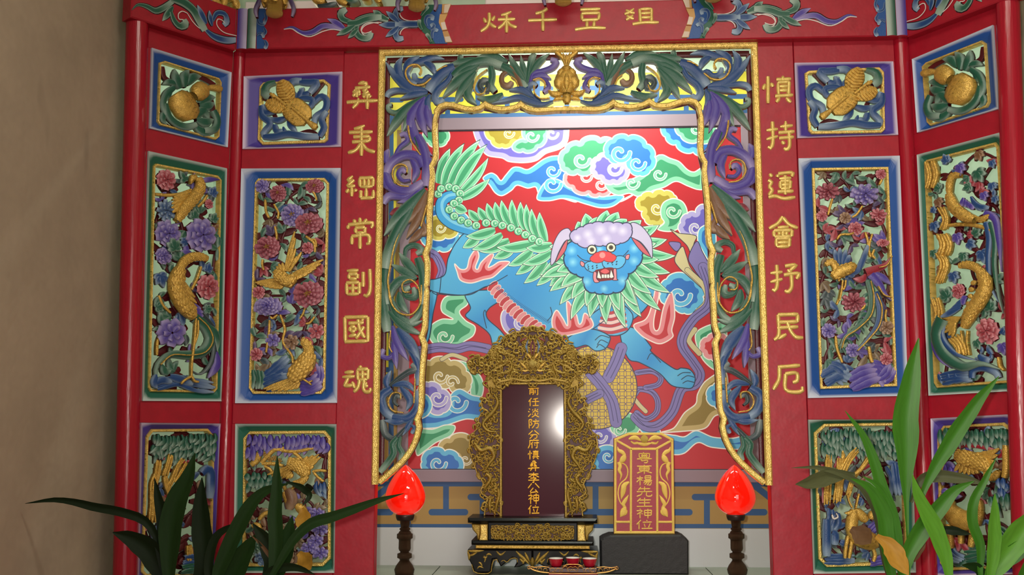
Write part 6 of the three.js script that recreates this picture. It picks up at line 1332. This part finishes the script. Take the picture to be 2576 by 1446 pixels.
{ // ---- filigree tray with three cups
  const F0 = new Frame(V3(0, SHELF, -0.13), V3(0, 0, 1)), F = F0.at(F0.l(1441, 1440)[0], 0), m = mapOf(F, KT2), s = mpp(F, KT2, 1500, 1350);
  const T = thing(F, 'offering_tray', 'boat-shaped gilt filigree tray holding three small cups', 'tray'), cx = 1515, X = x => (x - cx) * s, Y = y => m(cx, y)[1];
  const brass = std('#b8864a', 0.3, { metalness: 0.8 }), lac = std('#3a0d10', 0.35);
  part(T, 'tray_body', prism([[X(1165), Y(1345)], [X(1865), Y(1345)], [X(1845), Y(1415)], [X(1185), Y(1415)]], -0.05, 0.004, 0.002), lac);
  part(T, 'tray_foot', prism([[X(1175), Y(1418)], [X(1860), Y(1418)], [X(1880), 0], [X(1155), 0]], -0.045, -0.002, 0.002), std('#8c2a22', 0.45));
  for (const q of [1, -1]) {
    const st = (pts, w, p = 'e', n = 'filigree') => part(T, n, stroke(nums(pts).map(([x, y]) => [q * X(x), Y(y)]), w * s, { prof: p, z: 0.004, h: w * s * 0.5, th: 0.003, most: 20, m: 5 }), brass);
    st('905,1345 960,1375 1050,1400 1180,1415', 26, 'e', 'tray_handle'); st('905,1330 980,1340 1080,1330 1180,1340', 14, 'e', 'tray_handle'); st('1180,1418 1350,1422 1515,1424', 14);
    st('960,1365 980,1345 1010,1350 1000,1370', 10); st('1020,1380 1040,1350 1080,1355 1070,1385', 10); st('1100,1395 1110,1360 1150,1360 1150,1390', 10);
    st('1190,1400 1210,1350 1260,1360 1250,1400 1220,1390', 10); st('1270,1400 1300,1350 1340,1370 1320,1405', 10); st('1360,1400 1380,1340 1420,1320 1440,1350', 11); st('1380,1320 1440,1300 1515,1298', 14); st('1460,1400 1440,1360 1480,1330 1515,1340', 10); st('1470,1390 1500,1370 1515,1380', 10);
    const k = new THREE.TorusGeometry(20 * s, 6 * s, 8, 18); k.translate(q * X(903), Y(1343), 0.006); part(T, 'handle_ring', k, brass);
  }
  for (const [x, y, dz, lab] of [[1280, 1230, 0.0, 'small red cup with pale rim, nearest the tall tablet on the gilt tray'], [1518, 1236, -0.022, 'small red cup with pale rim, set back between the other two cups'], [1755, 1230, 0.0, 'small red cup with pale rim, nearest the stone base of the red tablet']]) {
    const c = thing(F.at(X(x), Y(1345)), 'wine_cup', lab, 'cup', 'three red cups on the tray'), h = Y(y) - Y(1345), r = 100 * s;
    const g = lathe([[0.001, 0], [r * 0.62, 0], [r * 0.8, h * 0.2], [r * 0.94, h * 0.6], [r, h * 0.97]], 36); g.translate(0, 0, dz - 0.022); part(c, 'cup_wall', g, std('#a5142a', 0.18));
    const i = lathe([[r, h * 0.97], [r * 1.0, h], [r * 0.94, h], [r * 0.86, h * 0.5], [r * 0.6, h * 0.12], [0.001, h * 0.1]], 36); i.translate(0, 0, dz - 0.022); part(c, 'cup_lining', i, std('#cfcfca', 0.25), 'white glazed inside and rim');
  }
}
// ================================================================ plants in vases on the offering table
const ZP = 0.52, TABLE = 0.74;
{
  const F = new Frame(V3(0, 0, 0.66), V3(0, 0, 1)), T = thing(F, 'offering_table', 'long dark red offering table in front of the altar, below the plants', 'table');
  part(T, 'table_top', box(-1.03, 1.03, TABLE - 0.035, TABLE, -0.28, 0.28, 0.006), M.redGloss);
  part(T, 'apron', box(-0.95, 0.95, TABLE - 0.14, TABLE - 0.035, 0.2, 0.22, 0.003), M.red);
  for (const x of [-0.93, 0.93]) for (const z of [-0.22, 0.22]) part(T, 'leg', box(x - 0.03, x + 0.03, 0, TABLE - 0.035, z - 0.03, z + 0.03, 0.004), M.redGloss);
}
const leafTex = noiseTex(128, (x, y) => { const v = 0.9 + 0.1 * Math.sin(y * 60 * Math.PI) + 0.1 * tn(x, y, 8, 3); return [255 * Math.min(1, v), 255 * Math.min(1, v), 255 * Math.min(1, v * 0.97)]; }, true);
const leafMat = (c, rough = 0.6) => new THREE.MeshPhysicalMaterial({ color: c, roughness: rough, specularIntensity: 0.35, map: leafTex, side: THREE.DoubleSide, transmission: 0.12, thickness: 0 });
const LEAF = { d: leafMat('#15270f'), g: leafMat('#1d3a14'), b: leafMat('#437f26', 0.42), l: leafMat('#62a334', 0.4), o: leafMat('#555b3c', 0.5), y: leafMat('#b98a34', 0.5), n: leafMat('#6b4e34', 0.6) };
function blade3(F, k, str, w, o = {}) {                        // one strap-shaped leaf, folded along its midrib
  const P = onto(F, k, str), s = mpp(F, k, 500, 500), W = w * s, n = 22, z0 = o.z || 0, lift = o.lift ?? 0.03, A = o.prof || [0.3, 0.45, 0.75, 0.97, 1, 0.85, 0.55, 0.04];
  const c = smoothLine(P, n), m = 6;
  const pos = (i, j) => {
    const t = i / n, a = c[Math.max(0, i - 1)], b = c[Math.min(n, i + 1)], L = Math.hypot(b[0] - a[0], b[1] - a[1]) || 1, q = j / m * 2 - 1, hw = W / 2 * Math.max(0.02, at(A, t));
    const wob = 1 + 0.05 * Math.sin(t * 23 + q * 2 + w);
    return [c[i][0] - (b[1] - a[1]) / L * q * hw * wob, c[i][1] + (b[0] - a[0]) / L * q * hw * wob, z0 + lift * (t * t) + Math.abs(q) * hw * (o.fold ?? 0.35)];
  };
  const g = grid(n + 1, m + 1, pos), uv = g.attributes.uv; for (let i = 0; i <= n; i++) for (let j = 0; j <= m; j++) uv.setXY(i * (m + 1) + j, i / n, j / m);
  return g;
}
function plant(k, base, label, leaves, stemC) {
  const F0 = new Frame(V3(0, TABLE, ZP), V3(0, 0, 1)), b = mapOf(F0, k)(...base), F = F0.at(b[0], 0), T = thing(F, 'potted_plant', label, 'plant'), top = b[1];
  const h = Math.max(0.12, top - 0.02);
  part(T, 'vase', lathe([[0.001, 0], [0.04, 0], [0.05, 0.02], [0.062, h * 0.45], [0.055, h * 0.7], [0.03, h * 0.88], [0.038, h], [0.034, h], [0.026, h * 0.88], [0.001, h * 0.8]], 36), std('#d7dad6', 0.2), 'white porcelain vase');
  for (const line of leaves.trim().split('\n')) {
    const q = line.trim().split(/\s+/), c = q[0][0], z = Number(q[0].slice(1)) / 100, prof = q[1].includes(':') ? q[1].split(':')[1].split('/').map(Number) : undefined, w = parseFloat(q[1]);
    const pts = q[2][0] === '*' ? q.slice(3) : [base.join(','), ...q.slice(2)];
    part(T, 'leaf', blade3(F, k, pts.join(' '), w, { z, prof }), LEAF[c]);
  }
  const st = new THREE.TubeGeometry(new THREE.CatmullRomCurve3([V3(0, h * 0.7, 0), V3(0.004, h + 0.02, 0), V3(0, top + 0.05, 0.004)]), 8, 0.006, 8); part(T, 'stem', st, LEAF[stemC || 'g']);
}
plant(KB3, [1010, 1010], 'dark strap-leaved plant whose longest leaf reaches over the plaster wall', `d0 64 940,760 905,560 830,455 700,402 500,362 380,328 250,312 60,335
d-1 165 945,840 880,690 780,595 635,532
d-2 100 965,830 958,600 935,400 903,165
g1 165 1010,830 1020,600 1065,350 1150,180 1216,-5
d-3 150 1180,840 1205,640 1195,430 1215,165`);
plant(KB3, [1580, 1010], 'dark strap-leaved plant whose longest leaf crosses the red lamp', `d-2 70 1270,880 1255,740 1310,570 1440,492 1530,498
g0 115 1330,880 1410,640 1520,420 1650,262 1830,200
g1 105 1700,850 1735,640 1738,420 1752,250 1766,10
g-2 160 1390,900 1480,720 1600,545
g2 74 1690,860 1780,710 1880,560 1990,465 2120,428 2300,362 2450,310 2620,262
d-1 130 1700,760 1660,600 1580,470
g-1 140 1740,760 1800,600 1850,420
d0 48 * 1790,196 1850,212 1920,245 1965,285 1925,350
d0 60 * 1940,260 1955,230 1960,200
n-1 34 1720,800 1650,650 1560,540
d1 60 1700,800 1870,765 2020,808
y-3 110 * 1870,380 1890,440 1880,520
y-3 130 * 1850,690 1900,740 1960,790`, 'n');
plant(KB4, [735, 1580], 'bright green plant with a tall upright leaf before the corner post', `b2 160:0.1/0.1/0.11/0.2/0.62/1/0.92/0.6/0.05 735,1400 715,1000 704,700 696,480 720,250 765,-10
b0 76 700,1446 690,1250 640,1060 570,880 470,610 335,428
o-2 50 640,1446 590,1180 540,1000 450,880 330,815 190,780 20,780
o-1 100 * 430,826 340,825 230,845 130,872 38,880
b1 96 640,1440 600,1200 570,1050 480,900 360,840
b0 70 700,1400 640,1080 560,905 440,828
b-1 100 * 830,1010 865,905 930,770 1050,560 1170,370 1290,215
l3 104 * 990,1560 935,1300 840,1090 760,950 716,815
b2 112 705,1400 765,1220 880,1050 990,915 1100,855
o-2 76 * 790,1000 860,850 960,835 1100,850 1225,880
y3 120 * 525,1195 600,1250 645,1340 692,1420
d-2 54 * 920,1185 1020,1172 1130,1190
n-3 130 * 420,1170 470,1200 520,1250
n-4 110 * 900,1090 850,1200 800,1370`, 'b');
plant(KB4, [1250, 1580], 'bright green plant with a broad leaf before the ivy wing', `l2 84 1235,1420 1245,1300 1240,1150 1225,930
b0 66 1200,1446 1190,1250 1135,1110 1140,990 1200,850 1260,715
l1 160 1250,1446 1330,1300 1430,1140 1540,990
b0 120 1300,1380 1400,1290 1520,1190
b2 70 1400,1500 1450,1360 1520,1230
g-1 64 1240,1500 1180,1405 1060,1375`, 'b');

// ================================================================ bracket pendants and frieze above the lintel
function pendant(px, py, label) {
  const F = new Frame(V3(0, SHELF, 0.1), V3(0, 0, 1)), b = F.l(px, py), T = thing(F.at(...b), 'lotus_pendant', label, 'pendant');
  part(T, 'bud', lathe([[0.001, 0.0], [0.012, 0.001], [0.021, 0.006], [0.022, 0.014], [0.019, 0.018], [0.0205, 0.021], [0.019, 0.024], [0.0205, 0.027], [0.019, 0.031], [0.026, 0.038], [0.034, 0.055], [0.034, 0.075], [0.02, 0.1], [0.014, 0.14]], 28), M.goldCarved);
  for (let i = 0; i < 6; i++) { const a = i / 6 * 6.283 + 0.3, g = stroke([[0, 0.03], [0, 0.05], [0, 0.075]], 0.03, { prof: 'l', z: 0.03, h: 0.006, th: 0.004, m: 5 }); g.rotateY(a); part(T, 'petal', g, M.goldCarved); }
  for (const s of [-1, 1]) part(T, 'hook', stroke([[s * 0.03, 0.09], [s * 0.04, 0.05], [s * 0.05, 0.02], [s * 0.046, 0.0]], 0.012, { prof: 'r', c: C.a, h: 0.005, th: 0.008 }), M.paint);
  part(T, 'bracket_arm', box(-0.016, 0.016, 0.1, 0.135, -0.13, 0.012, 0.003), M.red);
}
pendant(690, 43, 'gold lotus pendant bracket over the purple and green end bands of the lintel');
pendant(1048, 27, 'gold lotus pendant bracket over the painted blue palmette');
pendant(1417, 13, 'gold lotus pendant bracket over the middle of the inscription');
pendant(1795, 4, 'gold lotus pendant bracket over the scroll nearest the bright bay');
function frieze(F0, k, str, label) {
  const F = F0.off(-0.02), T = thing(F, 'carved_frieze', label, 'frieze'); carve(T, mapOf(F, k), mpp(F, k, 1500, 40), '#carved_figure\n' + str.trim(), { dome: 0.5, th: 0.03 });
}
frieze(FLB, K1, `pr 90 700,-20 800,-10 900,20
Gr 70 900,-10 950,30 970,80
Gr 60 1000,-30 1020,20 1000,60
Gr 70 1080,-20 1120,30 1130,90
Gr 60 640,-60 760,-40 860,-20
Ge 50 600,-90 800,-70 1150,-40`, 'gilt carved figures above the wing beam near the purple band');
frieze(FB, K1, `Gr 70 1830,-30 1880,10 1950,20
kr 50 1880,50 1960,55 2050,30
Gr 60 2050,-20 2100,20 2150,45
gr 50 2120,-10 2200,10 2250,0
Gr 60 2280,-30 2320,-10 2360,-20
Gr 56 2400,-20 2430,10 2450,35`, 'gilt carved figures above the lintel between the lotus pendants');
renderer.render(scene, camera);
